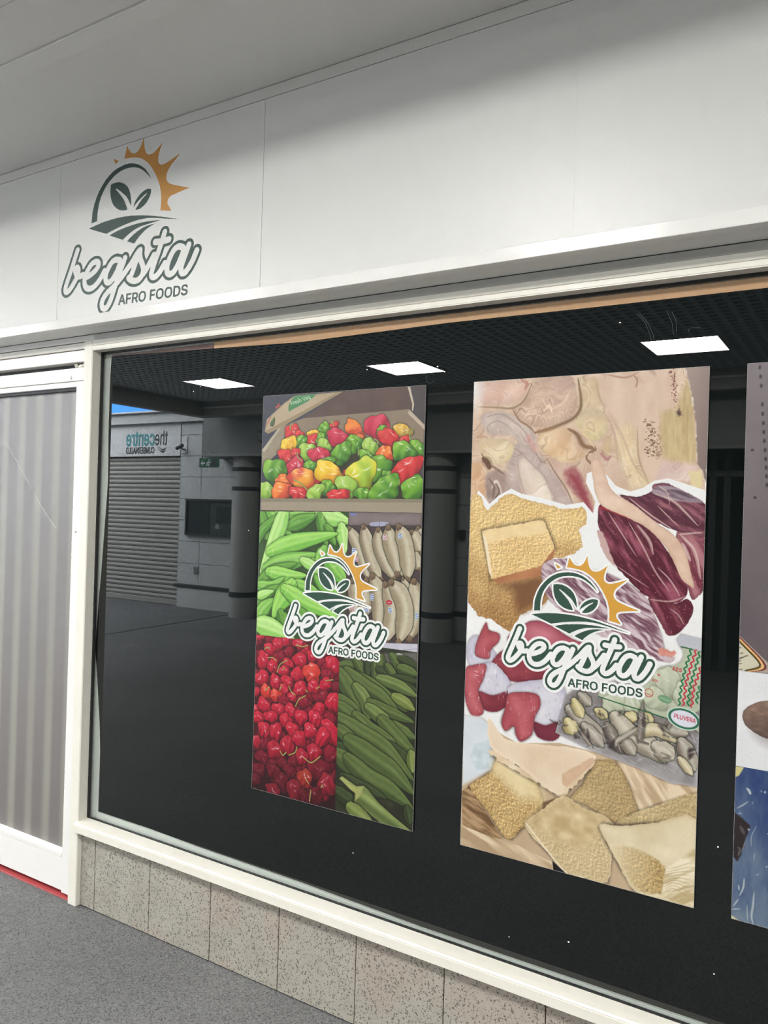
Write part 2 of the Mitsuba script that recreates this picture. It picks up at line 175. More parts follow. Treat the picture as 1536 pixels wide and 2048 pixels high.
 'okra_dark': [([(343.6,844.3),(404.4,840.7)],25.2,'m'),([(393.6,821.3),(419.8,851.1),(440.9,885.3)],29.9,'m'),([(438.4,819.9),(440.5,873.0)],24.8,'d'),([(465.5,820.6),(473.4,901.2)],28.5,'m'),([(489.2,805.4),(488.2,842.1)],29.0,'m'),([(478.5,843.4),(515.1,854.8)],26.5,'d'),([(524.9,796.9),(544.7,818.6),(557.5,847.1)],30.9,'m'),([(509.3,827.2),(543.9,863.7)],23.7,'m'),([(553.5,801.4),(614.4,817.6)],25.5,'d'),([(554.4,827.4),(615.2,841.3)],29.6,'m'),([(536.7,859.9),(615.9,861.0)],24.5,'d'),([(360.7,888.1),(401.6,899.0)],20.4,'d'),([(537.1,871.9),(616.9,888.5)],25.5,'d'),([(484.3,869.1),(551.7,881.9),(615.1,904.6)],34.7,'h'),([(415.6,872.3),(480.6,900.1),(524.9,926.0),(582.3,953.2)],34.3,'m'),([(364.8,862.5),(436.5,898.2),(496.0,922.3),(559.4,964.8)],41.9,'m'),([(339.6,874.2),(377.2,919.1),(427.2,977.7)],55.5,'m'),([(402.0,907.3),(435.8,943.5),(449.4,1002.8)],42.9,'h'),([(538.7,915.9),(572.0,926.9),(607.4,945.3)],33.3,'b'),([(453.1,945.0),(521.5,962.8),(606.4,981.0)],32.7,'m'),([(334.8,946.2),(379.0,964.6),(427.6,990.0)],33.3,'m'),([(448.8,962.0),(498.4,986.7),(541.3,1011.0)],41.9,'h'),([(527.5,998.0),(575.2,1014.0),(614.9,1026.9)],35.3,'m'),([(335.8,971.2),(395.5,999.3),(439.2,1033.2)],43.8,'m'),([(498.7,994.7),(557.4,1041.0),(616.5,1073.9)],51.2,'m'),([(405.3,993.5),(461.2,1029.4),(547.4,1048.8)],45.9,'m'),([(510.8,1061.3),(568.5,1086.8),(617.9,1113.0)],41.2,'d'),([(600.4,1072.9),(606.9,1126.9)],32.8,'b'),([(335.8,1096.8),(384.7,1108.6),(415.6,1127.6)],38.3,'d'),([(335.8,1008.9),(422.1,1040.2),(511.2,1073.3),(612.3,1149.4)],51.9,'m'),([(335.1,1042.5),(383.1,1067.6),(418.9,1109.8)],45.3,'m'),([(383.4,1075.8),(474.1,1112.5),(547.0,1142.7),(613.7,1188.5)],65.8,'m'),([(336.8,1121.6),(401.7,1155.0),(464.6,1184.1)],58.3,'m'),([(380.5,1130.1),(451.8,1169.6),(534.7,1193.1),(612.9,1231.8)],56.3,'m'),([(362.5,1187.5),(438.4,1205.0),(521.4,1219.9)],36.4,'d'),([(338.7,1233.8),(380.2,1250.0),(420.8,1261.8)],43.3,'d'),([(396.4,1275.3),(441.9,1293.8),(471.3,1295.3)],51.5,'b'),([(592.4,1236.3),(603.1,1277.2)],33.5,'d')],
 'okra_big': [(348.5,1194.4),(359.9,1185.9),(413.7,1206.0),(440.6,1198.4),(458.3,1209.0),(493.4,1238.0),(546.8,1266.2),(610.7,1297.0),(562.2,1302.4),(514.9,1301.4),(470.9,1283.3),(425.6,1256.7),(405.5,1252.8),(408.5,1227.5),(389.1,1219.3)],
 'okra_cap': [(348.5,1194.4),(359.9,1185.9),(413.7,1206.0),(440.6,1198.4),(434.3,1226.2),(410.5,1251.7),(408.5,1227.5),(389.1,1219.3)],
 'dark_frame': [(335.7,815.9),(611.6,776.4),(613.9,1298.2),(337.2,1296.6)],
 'bananas': [([(357.6,425.6),(390.1,474.5),(414.7,527.4),(434.0,575.9)],42.2),([(600.3,415.5),(609.0,467.1)],32.2),([(577.6,428.5),(597.1,455.7),(612.0,486.9)],40.9),([(579.7,488.8),(613.7,534.7)],40.7),([(410.5,419.2),(424.9,468.5),(452.1,533.3),(478.1,574.7)],46.4),([(540.7,515.3),(554.1,558.9)],23.6),([(462.8,425.3),(469.7,478.6),(495.7,526.3),(523.7,569.2)],43.1),([(498.9,417.7),(508.0,468.4),(528.9,516.1),(535.0,554.2)],50.1),([(534.7,414.2),(557.7,461.8),(569.1,517.6),(570.9,567.8)],51.8),([(379.2,584.1),(391.2,633.3),(383.6,696.6)],55.7),([(426.7,580.5),(429.1,642.5),(418.6,693.2)],49.6),([(554.4,567.0),(574.8,613.7),(581.7,677.2)],28.2),([(448.5,566.5),(469.9,614.3),(476.9,671.1),(469.3,729.2)],51.6),([(591.9,572.2),(605.7,635.0),(596.3,695.7),(584.0,740.9)],53.2),([(495.6,587.7),(516.5,634.8),(518.8,695.5),(499.5,758.5)],53.1),([(514.5,580.1),(551.6,619.7),(565.5,678.7),(547.1,755.1)],57.3)],
 'banana_back': {'box':[(354.1,375.0),(611.6,371.0),(609.2,407.1),(355.7,415.1)],'hole':[(430.1,409.3),(437.3,403.6),(466.7,400.4),(498.3,401.3),(503.3,406.4),(496.3,411.6),(467.3,415.7),(435.3,414.9)],'tray':[(470.6,763.8),(610.7,751.8),(610.7,777.6),(452.3,796.7)],'ovals':[(355.7,377.1),(383.7,376.2),(381.5,384.7),(366.3,387.3)]},
 'stickers': [(509.5,639.5,22.1,13.8),(514.2,661.4,14.4,16.2),(540.4,440.3,14.2,16.2),(487.9,446.9,14.5,16.4),(378.2,494.0,15.2,21.0),(448.4,628.4,11.8,20.6),(389.2,516.4,13.1,16.7),(604.6,670.9,10.1,19.9),(427.7,669.5,24.9,12.4),(377.4,667.9,25.4,10.8)],
 'red_bonnets': [(6.2,806.6,35.4,35.8,'d'),(55.5,798.8,34.7,31.0,'d'),(17.4,794.1,35.2,22.3,'r'),(149.1,799.3,44.6,39.2,'d'),(100.7,848.9,62.6,39.5,'d'),(270.7,849.4,42.5,33.9,'d'),(292.6,867.8,42.2,42.2,'d'),(72.6,985.1,51.9,39.6,'d'),(232.5,957.1,48.7,34.1,'d'),(269.7,951.6,58.6,46.5,'d'),(223.8,1005.6,38.0,34.1,'d'),(304.2,1022.4,47.3,50.3,'d'),(279.0,1047.7,53.2,37.9,'d'),(50.8,1139.1,46.6,43.9,'d'),(217.8,1117.9,43.7,34.0,'d'),(41.6,1189.5,58.6,44.0,'d'),(171.0,1173.9,50.1,38.6,'d'),(313.6,1125.9,47.3,54.2,'d'),(268.6,1180.8,80.3,63.0,'d'),(121.5,1187.6,45.4,38.9,'d'),(121.0,798.1,31.0,35.0,'r'),(90.4,810.4,41.1,41.8,'r'),(196.6,815.5,41.0,38.8,'r'),(176.8,800.5,44.1,30.3,'r'),(232.6,832.7,37.8,38.5,'r'),(139.3,831.1,36.4,34.9,'d'),(57.0,832.0,41.6,42.1,'r'),(135.4,868.7,42.1,32.7,'r'),(184.5,851.6,52.3,45.3,'r'),(32.6,870.7,45.6,60.0,'r'),(73.7,883.2,39.1,48.5,'r'),(312.9,852.5,49.6,58.8,'r'),(293.3,884.6,44.8,37.9,'d'),(119.7,894.9,42.4,32.7,'r'),(175.5,898.3,52.5,41.0,'r'),(8.3,976.8,23.6,31.2,'r'),(29.5,929.1,55.6,48.8,'r'),(87.5,934.4,40.1,50.5,'r'),(232.2,886.4,62.1,59.8,'o'),(135.2,927.8,47.7,39.1,'r'),(125.2,955.5,45.1,30.5,'r'),(188.4,942.0,52.3,45.2,'r'),(242.0,927.9,45.8,40.4,'r'),(286.5,913.1,44.9,35.9,'r'),(48.9,970.9,46.5,42.0,'o'),(92.3,977.8,48.6,37.2,'o'),(156.7,972.7,36.2,28.1,'r'),(124.0,990.6,45.2,34.8,'d'),(5.2,1035.5,29.6,31.1,'r'),(42.3,1016.3,55.4,42.0,'r'),(203.8,982.9,52.0,34.3,'d'),(102.7,1020.2,54.1,37.1,'r'),(153.1,1016.7,50.3,36.7,'r'),(317.5,965.6,52.2,54.4,'r'),(263.5,995.1,48.1,35.9,'r'),(21.0,1059.7,47.1,37.7,'r'),(72.6,1049.2,54.8,35.1,'r'),(132.3,1052.7,47.9,43.3,'r'),(195.0,1031.6,46.7,45.0,'r'),(251.5,1026.8,51.0,46.6,'r'),(313.5,1058.8,49.8,83.5,'r'),(161.2,1076.1,50.2,43.1,'r'),(45.9,1095.6,49.6,48.4,'r'),(231.9,1068.4,46.1,48.8,'r'),(94.7,1094.0,45.8,54.5,'r'),(280.4,1081.3,45.2,67.2,'r'),(13.1,1141.3,35.5,42.1,'r'),(189.8,1101.4,49.6,49.2,'r'),(141.4,1131.7,53.4,58.3,'r'),(91.7,1153.8,60.3,54.5,'r'),(250.7,1133.3,51.2,52.8,'r'),(203.1,1154.9,44.0,49.0,'r'),(26.1,1232.3,53.1,44.0,'d'),(89.2,1224.4,54.7,45.7,'d'),(156.1,1211.3,47.6,38.6,'d'),(15.9,1265.4,41.5,35.3,'d'),(124.4,1252.3,56.8,51.8,'d'),(216.8,1220.8,52.0,55.1,'o'),(175.1,1267.9,50.2,68.3,'r'),(302.1,1224.7,58.2,64.6,'r'),(92.0,1285.2,57.6,39.1,'r'),(259.0,1267.4,51.2,54.6,'d'),(219.3,1280.0,49.3,42.3,'d')],
 'red_stems': [[(36.8,834.4),(45.2,826.7),(56.8,827.6)],[(52.5,860.2),(72.5,856.8),(87.2,866.0)],[(91.7,903.0),(104.7,874.8),(132.1,858.2)],[(116.7,890.9),(121.9,881.4)],[(171.7,1000.8),(184.5,977.2),(211.0,960.3)],[(141.3,940.0),(153.1,955.8),(170.1,964.2)],[(105.6,958.3),(113.2,939.6)],[(166.0,806.1),(193.5,807.2),(215.0,800.4)],[(286.1,902.6),(314.7,896.5)],[(114.4,1154.0),(126.1,1164.9),(139.6,1153.7)],[(151.0,1160.3),(175.4,1147.1),(182.8,1128.5)],[(211.4,1157.7),(241.4,1166.9),(274.9,1141.5)],[(210.3,943.2),(218.6,948.4)],[(45.8,966.9),(62.5,953.4)],[(252.9,932.8),(263.2,924.9)],[(242.4,1253.9),(238.5,1288.7)],[(222.3,1223.9),(233.5,1234.4)],[(281.6,1237.3),(286.5,1227.9)]],
 'split_2': [(3.6,788.9),(180.0,784.9),(336.4,820.0),(337.2,1296.6)],
 'fresh': [(118.3,36.0),(195.3,17.3),(110.5,23.7)],
 'cuts': {'main':[(-0.8,-8.3),(564.9,-14.1),(576.5,56.2),(591.6,121.3),(596.2,215.3),(614.2,254.9),(622.0,333.4),(-5.6,368.0)],'side':[(562.9,-7.5),(626.3,-8.6),(618.9,276.7),(610.4,248.6),(598.1,232.9),(592.4,138.8),(583.4,75.7)],'smooth':[(346.6,2.1),(439.7,8.8),(446.8,28.9),(521.7,2.0),(543.2,105.2),(521.0,187.2),(511.2,276.9),(486.2,283.4),(446.3,231.2),(411.5,158.3),(376.5,97.3),(354.8,49.5)],'cream_band':[(410.7,131.9),(450.2,146.4),(462.4,231.4),(489.5,286.6),(448.2,296.6),(420.8,250.7),(399.1,184.4)],'tan':[(509.2,103.6),(543.0,98.8),(570.9,18.3),(583.4,75.7),(592.4,138.8),(598.5,245.4),(571.2,232.6),(522.0,222.5),(507.9,167.7)],'pale_right':[(515.9,225.6),(565.2,232.5),(595.2,232.9),(607.6,251.7),(611.6,289.2),(572.5,276.8),(498.8,283.3)],'tooth_edge':[(577.8,251.6),(610.4,248.6),(608.9,295.5),(584.9,289.3)],'a':[(13.0,7.1),(92.1,1.6),(153.5,9.3),(161.7,30.9),(143.4,51.0),(117.1,63.7),(62.7,68.1),(22.6,58.8)],'b':[(121.5,81.7),(155.0,58.7),(179.8,11.0),(227.2,0.4),(277.2,0.5),(296.2,46.0),(297.4,86.8),(280.6,113.3),(238.2,128.8),(187.1,131.8),(149.1,114.8)],'neck':[(302.0,5.7),(346.9,12.2),(358.6,63.1),(366.4,96.8),(328.8,91.7),(308.4,104.3),(299.7,46.2)],'d':[(291.3,117.1),(315.1,97.8),(349.3,92.7),(373.5,110.5),(377.9,143.9),(365.0,163.5),(338.0,172.8),(309.7,148.4)],'e':[(191.8,165.5),(209.6,145.1),(260.0,136.4),(288.8,151.1),(317.6,182.4),(332.0,199.6),(311.8,219.6),(277.0,229.4),(233.6,215.0),(203.6,190.2)],'f':[(16.4,175.3),(41.7,161.4),(81.2,158.9),(112.6,170.4),(124.8,192.1),(110.3,220.4),(75.5,230.7),(39.4,215.8)],'swirl':[(23.7,95.3),(94.7,87.6),(153.0,118.5),(184.0,151.2),(185.0,186.3),(147.4,181.9),(112.1,152.6),(49.3,147.1)],'g':[(143.4,227.9),(163.6,221.1),(190.4,242.4),(221.1,284.3),(240.7,332.6),(230.2,346.7),(182.2,340.6),(150.6,291.6)],'mauve':[(124.4,177.9),(181.4,189.7),(219.4,228.7),(257.0,277.3),(294.4,338.6),(244.5,339.5),(213.4,270.4),(159.8,217.5),(137.8,242.0),(151.3,312.9),(117.3,327.5),(107.0,241.8)],'red':[(269.1,251.2),(298.5,241.8),(327.8,290.7),(350.4,357.8),(336.7,358.1),(307.8,318.0),(282.4,290.9)],'low_left':[(48.6,255.9),(99.5,248.9),(116.5,298.9),(110.0,341.9),(59.1,342.8),(45.9,299.4)],'left_edge':[(-0.7,226.3),(27.6,226.6),(49.2,277.6),(38.8,328.6),(-1.7,329.2)],'j':[(365.8,190.2),(378.4,163.9),(392.0,170.9),(385.1,207.3),(369.8,213.7)]},
 'tripe': {'halo':[(-6.3,344.8),(24.5,303.9),(40.9,321.0),(57.2,340.8),(84.5,317.6),(120.6,297.5),(151.1,311.3),(195.7,319.1),(276.3,338.6),(323.0,330.8),(348.3,359.6),(352.7,327.7),(327.0,280.1),(329.0,256.2),(350.4,248.3),(377.3,256.4),(404.5,287.8),(441.1,302.1),(471.3,292.6),(498.2,274.6),(532.4,268.6),(625.6,299.0),(634.3,671.7),(5.8,745.1)],'comb':[(-3.1,344.8),(24.9,316.6),(38.1,332.5),(52.7,358.0),(87.9,326.1),(121.1,311.6),(151.5,324.1),(196.1,332.9),(276.6,350.5),(318.0,344.3),(332.1,360.0),(330.2,386.7),(311.5,403.3),(323.7,445.6),(280.3,474.7),(218.2,489.0),(213.7,533.3),(243.9,580.5),(204.6,616.8),(157.9,637.8),(129.3,685.6),(73.0,657.2),(1.9,617.5)],'block_side':[(66.5,546.2),(212.7,500.4),(248.5,449.1),(246.5,476.5),(216.4,527.6),(94.8,558.5)],'block':[(37.4,415.9),(209.1,380.5),(217.9,384.7),(233.3,417.0),(248.6,451.9),(212.8,503.1),(69.7,547.7)],'block_top':[(37.4,415.9),(209.1,380.5),(217.9,384.7),(227.4,411.8),(198.7,421.1),(127.6,429.5),(60.5,449.3)],'block_left':[(37.4,415.9),(54.0,441.0),(72.7,542.9),(63.0,532.2)],'shade':[(94.8,558.5),(216.4,527.6),(237.9,570.0),(215.8,604.8),(151.8,632.7),(132.1,578.3)]},
 'meat': {'shankmeat':[(213.2,516.8),(229.7,488.4),(280.5,480.1),(325.3,499.0),(390.1,510.8),(453.2,537.7),(494.7,575.5),(526.7,653.8),(537.8,698.1),(557.5,705.8),(548.1,717.0),(498.8,713.1),(426.9,690.7),(318.7,644.1),(238.5,591.9)],'A':[(361.2,343.4),(374.3,332.6),(395.6,340.1),(421.9,347.4),(458.5,372.4),(494.4,396.9),(535.2,445.8),(560.5,484.6),(580.6,518.3),(583.9,547.9),(558.3,572.5),(514.4,571.2),(473.9,551.5),(437.3,518.1),(405.1,483.7),(380.0,437.7),(362.7,390.9)],'B':[(413.0,310.1),(456.8,315.8),(494.0,300.1),(496.1,284.8),(525.4,279.7),(559.7,294.6),(593.5,314.1),(622.2,338.3),(621.8,404.7),(586.6,401.1),(558.0,397.1),(513.7,381.0),(468.0,351.6)],'C':[(555.6,399.7),(586.6,401.1),(621.9,407.1),(622.1,525.2),(609.9,550.8),(593.7,559.6),(580.6,518.3),(560.1,469.6)],'Dm':[(492.0,568.0),(519.0,558.2),(558.3,572.5),(584.3,560.4),(599.0,581.4),(588.3,617.3),(565.3,644.6),(541.3,652.2),(520.8,618.9)],'bone':[(338.4,230.1),(353.1,220.2),(367.0,230.4),(378.0,260.5),(395.9,300.3),(449.3,333.9),(501.5,373.6),(545.9,404.2),(572.4,436.7),(585.6,475.2),(599.2,530.9),(585.9,525.6),(570.4,514.1),(554.2,480.2),(536.0,446.1),(512.2,416.4),(476.6,387.3),(424.1,362.7),(370.2,339.3),(352.3,307.4),(344.3,267.1)],'fat1':[(360.3,401.6),(376.6,411.6),(393.7,452.9),(410.6,493.8),(389.1,474.1),(369.4,438.2)],'Btop':[(493.1,302.8),(511.5,286.5),(548.6,289.6),(591.5,311.3),(612.7,326.7),(561.8,324.3),(524.8,318.5)]},
 'meat_lines': [([(438.3,378.1),(475.6,438.5),(507.3,498.1),(543.1,546.1)],8.1),([(458.8,382.7),(490.2,422.5),(501.2,457.7)],15.2),([(385.5,353.5),(423.7,409.8),(461.3,464.9)],6.2),([(512.0,487.6),(542.2,516.0),(567.4,554.3)],7.0),([(496.7,305.2),(546.2,324.8),(604.9,383.1)],10.8),([(436.4,316.1),(488.2,356.3),(548.3,395.0)],8.1),([(507.5,335.5),(557.6,384.6)],5.9),([(563.0,404.5),(597.3,442.8),(613.3,511.0)],14.4),([(568.3,424.2),(588.6,468.0)],19.3),([(558.2,404.6),(614.7,397.6)],8.9),([(506.0,284.8),(531.1,304.8),(536.8,335.0)],4.9),([(494.5,567.8),(543.7,568.8),(581.7,553.1)],7.0),([(544.2,586.4),(563.9,599.6),(579.0,623.2)],5.1),([(410.5,488.6),(447.4,512.2),(493.7,539.8)],4.2)],
 'gizzards': {'white_zone':[(-7.9,721.9),(74.0,690.0),(285.1,635.3),(625.3,602.5),(620.6,677.0),(471.6,813.1),(291.1,835.0),(277.9,956.7),(221.1,975.2),(162.3,983.2),(107.1,964.8),(56.1,930.6),(-8.1,932.3)],'w1':[(2.3,738.2),(30.3,706.1),(81.7,740.5),(101.6,783.7),(58.3,795.0),(13.7,795.0)],'p0':[(153.1,676.0),(193.8,649.6),(240.4,656.0),(303.4,687.4),(363.9,701.9),(359.5,734.3),(288.2,737.8),(207.8,725.7),(136.6,728.4),(123.7,701.7)],'p3':[(79.7,775.1),(112.5,736.9),(154.6,726.3),(242.9,738.0),(288.8,759.4),(267.4,794.9),(221.8,803.9),(181.1,815.2),(133.3,819.0),(96.0,801.5)],'p1':[(26.7,755.7),(36.8,711.2),(57.7,668.7),(67.7,687.8),(99.0,695.9),(96.6,718.9),(75.5,741.3),(70.0,766.0),(44.9,767.9)],'w5':[(45.6,790.9),(85.9,777.1),(133.3,819.0),(133.1,852.9),(122.7,871.5),(47.8,865.6),(40.4,832.0)],'p5':[(41.3,860.8),(85.5,865.7),(131.1,847.6),(127.8,882.0),(105.3,905.4),(68.1,911.4),(48.7,894.3)],'p4':[(-0.2,805.6),(20.0,791.3),(61.1,784.3),(56.0,824.1),(41.3,860.8),(58.6,910.0),(49.6,925.9),(27.5,933.5),(7.4,906.5),(-2.6,855.5)],'w7':[(130.7,836.3),(186.9,811.6),(267.5,800.3),(291.1,835.0),(281.4,885.3),(262.6,921.2),(213.9,929.5),(189.6,900.2),(141.0,874.3)],'p7':[(204.9,919.9),(236.9,922.8),(270.8,908.9),(280.0,934.5),(266.5,956.0),(238.1,962.8),(211.7,952.0)],'p6':[(112.3,935.5),(120.5,900.1),(128.4,859.3),(158.2,846.4),(211.4,844.1),(222.1,872.9),(207.5,908.4),(200.0,954.1),(171.1,977.1),(155.7,961.9),(149.0,940.6),(125.2,956.0)]},
 'bag': {'bag':[(572.7,646.3),(563.6,660.1),(569.5,673.6),(577.9,684.7),(579.9,697.9),(573.3,712.9),(560.0,723.1),(527.2,731.6),(518.0,747.2),(501.6,762.5),(487.8,776.0),(478.2,787.5),(430.0,775.3),(371.0,798.5),(312.8,815.6),(291.1,835.0),(264.8,937.2),(371.8,968.9),(476.7,987.8),(556.8,1009.7),(617.7,1006.7),(620.1,899.6),(625.1,829.5),(621.8,681.6),(621.0,653.7)],'bag_top':[(572.7,646.3),(563.6,660.1),(569.5,673.6),(573.6,676.0),(600.6,679.9),(621.8,683.0),(621.0,653.7)],'label':[(573.6,676.7),(599.2,680.7),(620.5,683.1),(621.3,822.9),(573.5,854.7),(546.1,854.3),(489.8,844.7),(431.8,835.9),(376.3,826.2),(375.9,812.8),(474.2,798.3),(487.8,776.0),(501.6,762.5),(518.0,747.2),(527.2,731.6),(560.0,723.1),(573.3,712.9),(579.9,697.9),(577.9,684.7)],'tendon':[(519.1,692.4),(525.8,683.0),(541.1,686.2),(550.9,690.7),(558.3,688.4),(562.5,692.2),(558.0,701.3),(552.6,704.1),(538.9,703.6),(520.9,703.7)]},
 'bag_feet': [([(303.3,870.9),(337.2,897.7),(402.9,939.3)],45.9,'a'),([(298.7,904.2),(316.3,933.5)],41.0,'y'),([(313.7,847.7),(336.9,887.0)],28.9,'y'),([(329.7,829.2),(357.6,851.6)],28.6,'a'),([(374.0,862.3),(401.0,876.4)],25.3,'y'),([(452.6,862.7),(473.2,869.6)],29.8,'y'),([(487.9,851.8),(508.7,879.1)],32.2,'y'),([(421.9,873.0),(454.0,909.2),(505.2,930.8),(545.7,963.8)],54.8,'b'),([(401.6,897.4),(423.8,935.5),(465.6,953.7)],33.6,'d'),([(474.2,900.4),(523.8,886.7),(573.1,908.2)],31.4,'c'),([(553.0,881.6),(596.2,884.0)],30.8,'a'),([(525.0,927.2),(564.7,950.0)],48.3,'b'),([(582.6,906.5),(612.9,970.5)],40.8,'a'),([(342.9,907.4),(392.7,951.7)],34.5,'a'),([(444.2,926.5),(470.8,957.9)],33.2,'a'),([(579.0,947.2),(608.5,981.3)],21.0,'c')],
 'bag_lumps': [(544.7,766.7,63.6,80.5),(516.6,811.4,64.8,55.8),(420.8,836.5,73.6,57.3),(579.2,791.9,43.2,59.8),(462.1,835.3,46.3,46.4)],
 'bag_waves': [([(597.2,680.3),(591.2,703.5),(584.6,728.4),(578.8,761.7),(576.6,776.2),(572.4,818.0)],'g'),([(608.5,680.3),(601.3,706.5),(592.9,738.6),(585.8,770.6),(586.2,781.9),(581.8,817.9)],'r'),([(616.6,683.6),(610.8,710.9),(602.5,744.3),(596.6,773.3),(594.6,794.7),(593.2,816.1)],'g'),([(619.7,721.0),(614.3,741.3),(607.0,764.8),(603.7,786.3),(602.0,819.0)],'r'),([(619.7,765.8),(614.9,784.7),(612.3,807.5)],'g')],
 'bag_line': [(376.3,826.2),(431.8,836.3),(489.8,845.4),(546.1,855.3)],
 'pluvera': (584.8,849.3,80.2,53.5),
 'pluvera_text': [(560.7,850.0),(615.0,853.9),(562.4,842.2)],
 'ees_text': [[(549.7,736.8),(578.5,736.9),(550.3,726.6)],[(512.5,754.9),(527.3,755.5),(512.3,749.9)],[(502.9,767.5),(521.8,768.4),(503.3,763.3)]],
 'stamps': [(501.2,798.7,21.3,21.6),(539.2,808.8,33.4,18.6)],
 'lower': {'cloth':[(-8.1,932.3),(56.1,930.6),(107.1,964.8),(162.3,983.2),(278.0,962.1),(382.5,969.5),(476.7,987.8),(556.8,1009.7),(618.6,1006.5),(625.1,1305.6),(-3.0,1318.3)],'cool':[(-8.1,932.3),(56.1,930.6),(104.0,965.4),(94.6,1064.2),(35.9,1104.9),(1.1,1129.7)],'bag2':[(39.3,1005.7),(82.9,986.3),(99.7,1028.9),(91.5,1064.8),(41.6,1080.5),(21.2,1043.9)],'wood':[(-1.6,1147.8),(23.7,1124.9),(63.4,1174.2),(127.9,1250.5),(66.0,1260.1),(4.8,1251.8)],'linen':[(-2.0,1241.7),(33.7,1244.8),(122.0,1257.6),(170.5,1256.7),(264.7,1276.8),(271.3,1307.9),(-3.3,1306.6)],'far':[(419.9,980.8),(618.5,1004.1),(619.3,1028.7),(480.1,1100.7),(457.7,1033.1)],'P1':[(72.4,948.0),(78.1,929.8),(113.3,969.4),(144.2,980.9),(249.9,973.8),(317.3,968.4),(372.1,976.8),(362.0,1000.0),(298.0,1066.9),(290.3,1090.3),(270.7,1097.3),(224.2,1077.0),(164.2,1044.6),(89.9,1013.6),(76.7,987.4)],'P1edge':[(89.9,1013.6),(164.2,1044.6),(224.1,1074.2),(286.9,1071.9),(367.2,993.7),(359.8,1016.5),(298.7,1091.2),(267.9,1097.9),(224.2,1079.7),(164.7,1061.4),(87.4,1031.2)],'P1front':[(286.0,1042.2),(366.8,982.1),(372.5,992.6),(301.0,1074.4),(289.6,1068.7)],'P2':[(22.5,1128.1),(88.6,1071.1),(105.3,1010.7),(164.2,1044.6),(218.4,1078.2),(237.2,1126.6),(232.6,1163.6),(181.0,1209.2),(152.1,1244.4),(127.7,1242.0),(76.3,1182.8)],'P2top':[(88.6,1071.1),(105.3,1010.7),(164.2,1044.6),(218.4,1078.2),(237.2,1126.6),(166.7,1128.4),(123.2,1092.5)],'P4':[(310.1,1099.5),(342.0,1057.6),(367.2,993.7),(425.2,985.0),(457.7,1033.1),(482.5,1095.0),(455.2,1122.1),(419.2,1135.8),(354.4,1108.4)],'hole':[(237.2,1126.6),(282.2,1102.9),(260.3,1129.7),(232.6,1163.6)],'P6':[(429.8,1138.6),(470.0,1103.1),(529.2,1069.0),(619.1,1021.3),(621.0,1087.9),(530.4,1112.0)],'P3':[(189.5,1193.2),(226.5,1153.9),(276.7,1106.9),(304.5,1098.0),(343.7,1116.2),(408.5,1127.9),(430.4,1159.4),(421.7,1219.4),(413.3,1290.2),(349.0,1294.7),(304.8,1296.0),(252.5,1252.5),(211.0,1224.2)],'P5':[(389.2,1158.9),(398.4,1146.1),(445.4,1140.1),(530.4,1112.0),(620.9,1085.5),(623.6,1301.1),(545.8,1299.0),(480.8,1294.6),(443.4,1245.1),(410.5,1195.9)],'P5face':[(415.7,1194.6),(482.7,1188.0),(538.1,1204.4),(553.3,1220.6),(545.4,1283.8),(506.0,1292.6),(480.5,1286.9),(448.5,1243.8)],'P5fold':[(553.3,1220.6),(622.8,1147.1),(623.6,1301.1),(545.5,1288.9)],'gap':[(267.5,1273.3),(304.8,1296.0),(271.0,1297.0)]},
 'bag_line2': [(573.6,676.3),(600.6,680.2)],
 'print_words': [('PLUVERA',[(561.7,849.8),(611.7,855.6),(562.8,839.4)]),('EES',[(555.3,735.1),(576.1,738.3),(557.4,726.3)]),('EN',[(519.5,753.5),(525.8,754.8),(520.2,748.4)]),('SIZES',[(507.4,768.2),(521.4,769.5),(508.1,763.4)])],
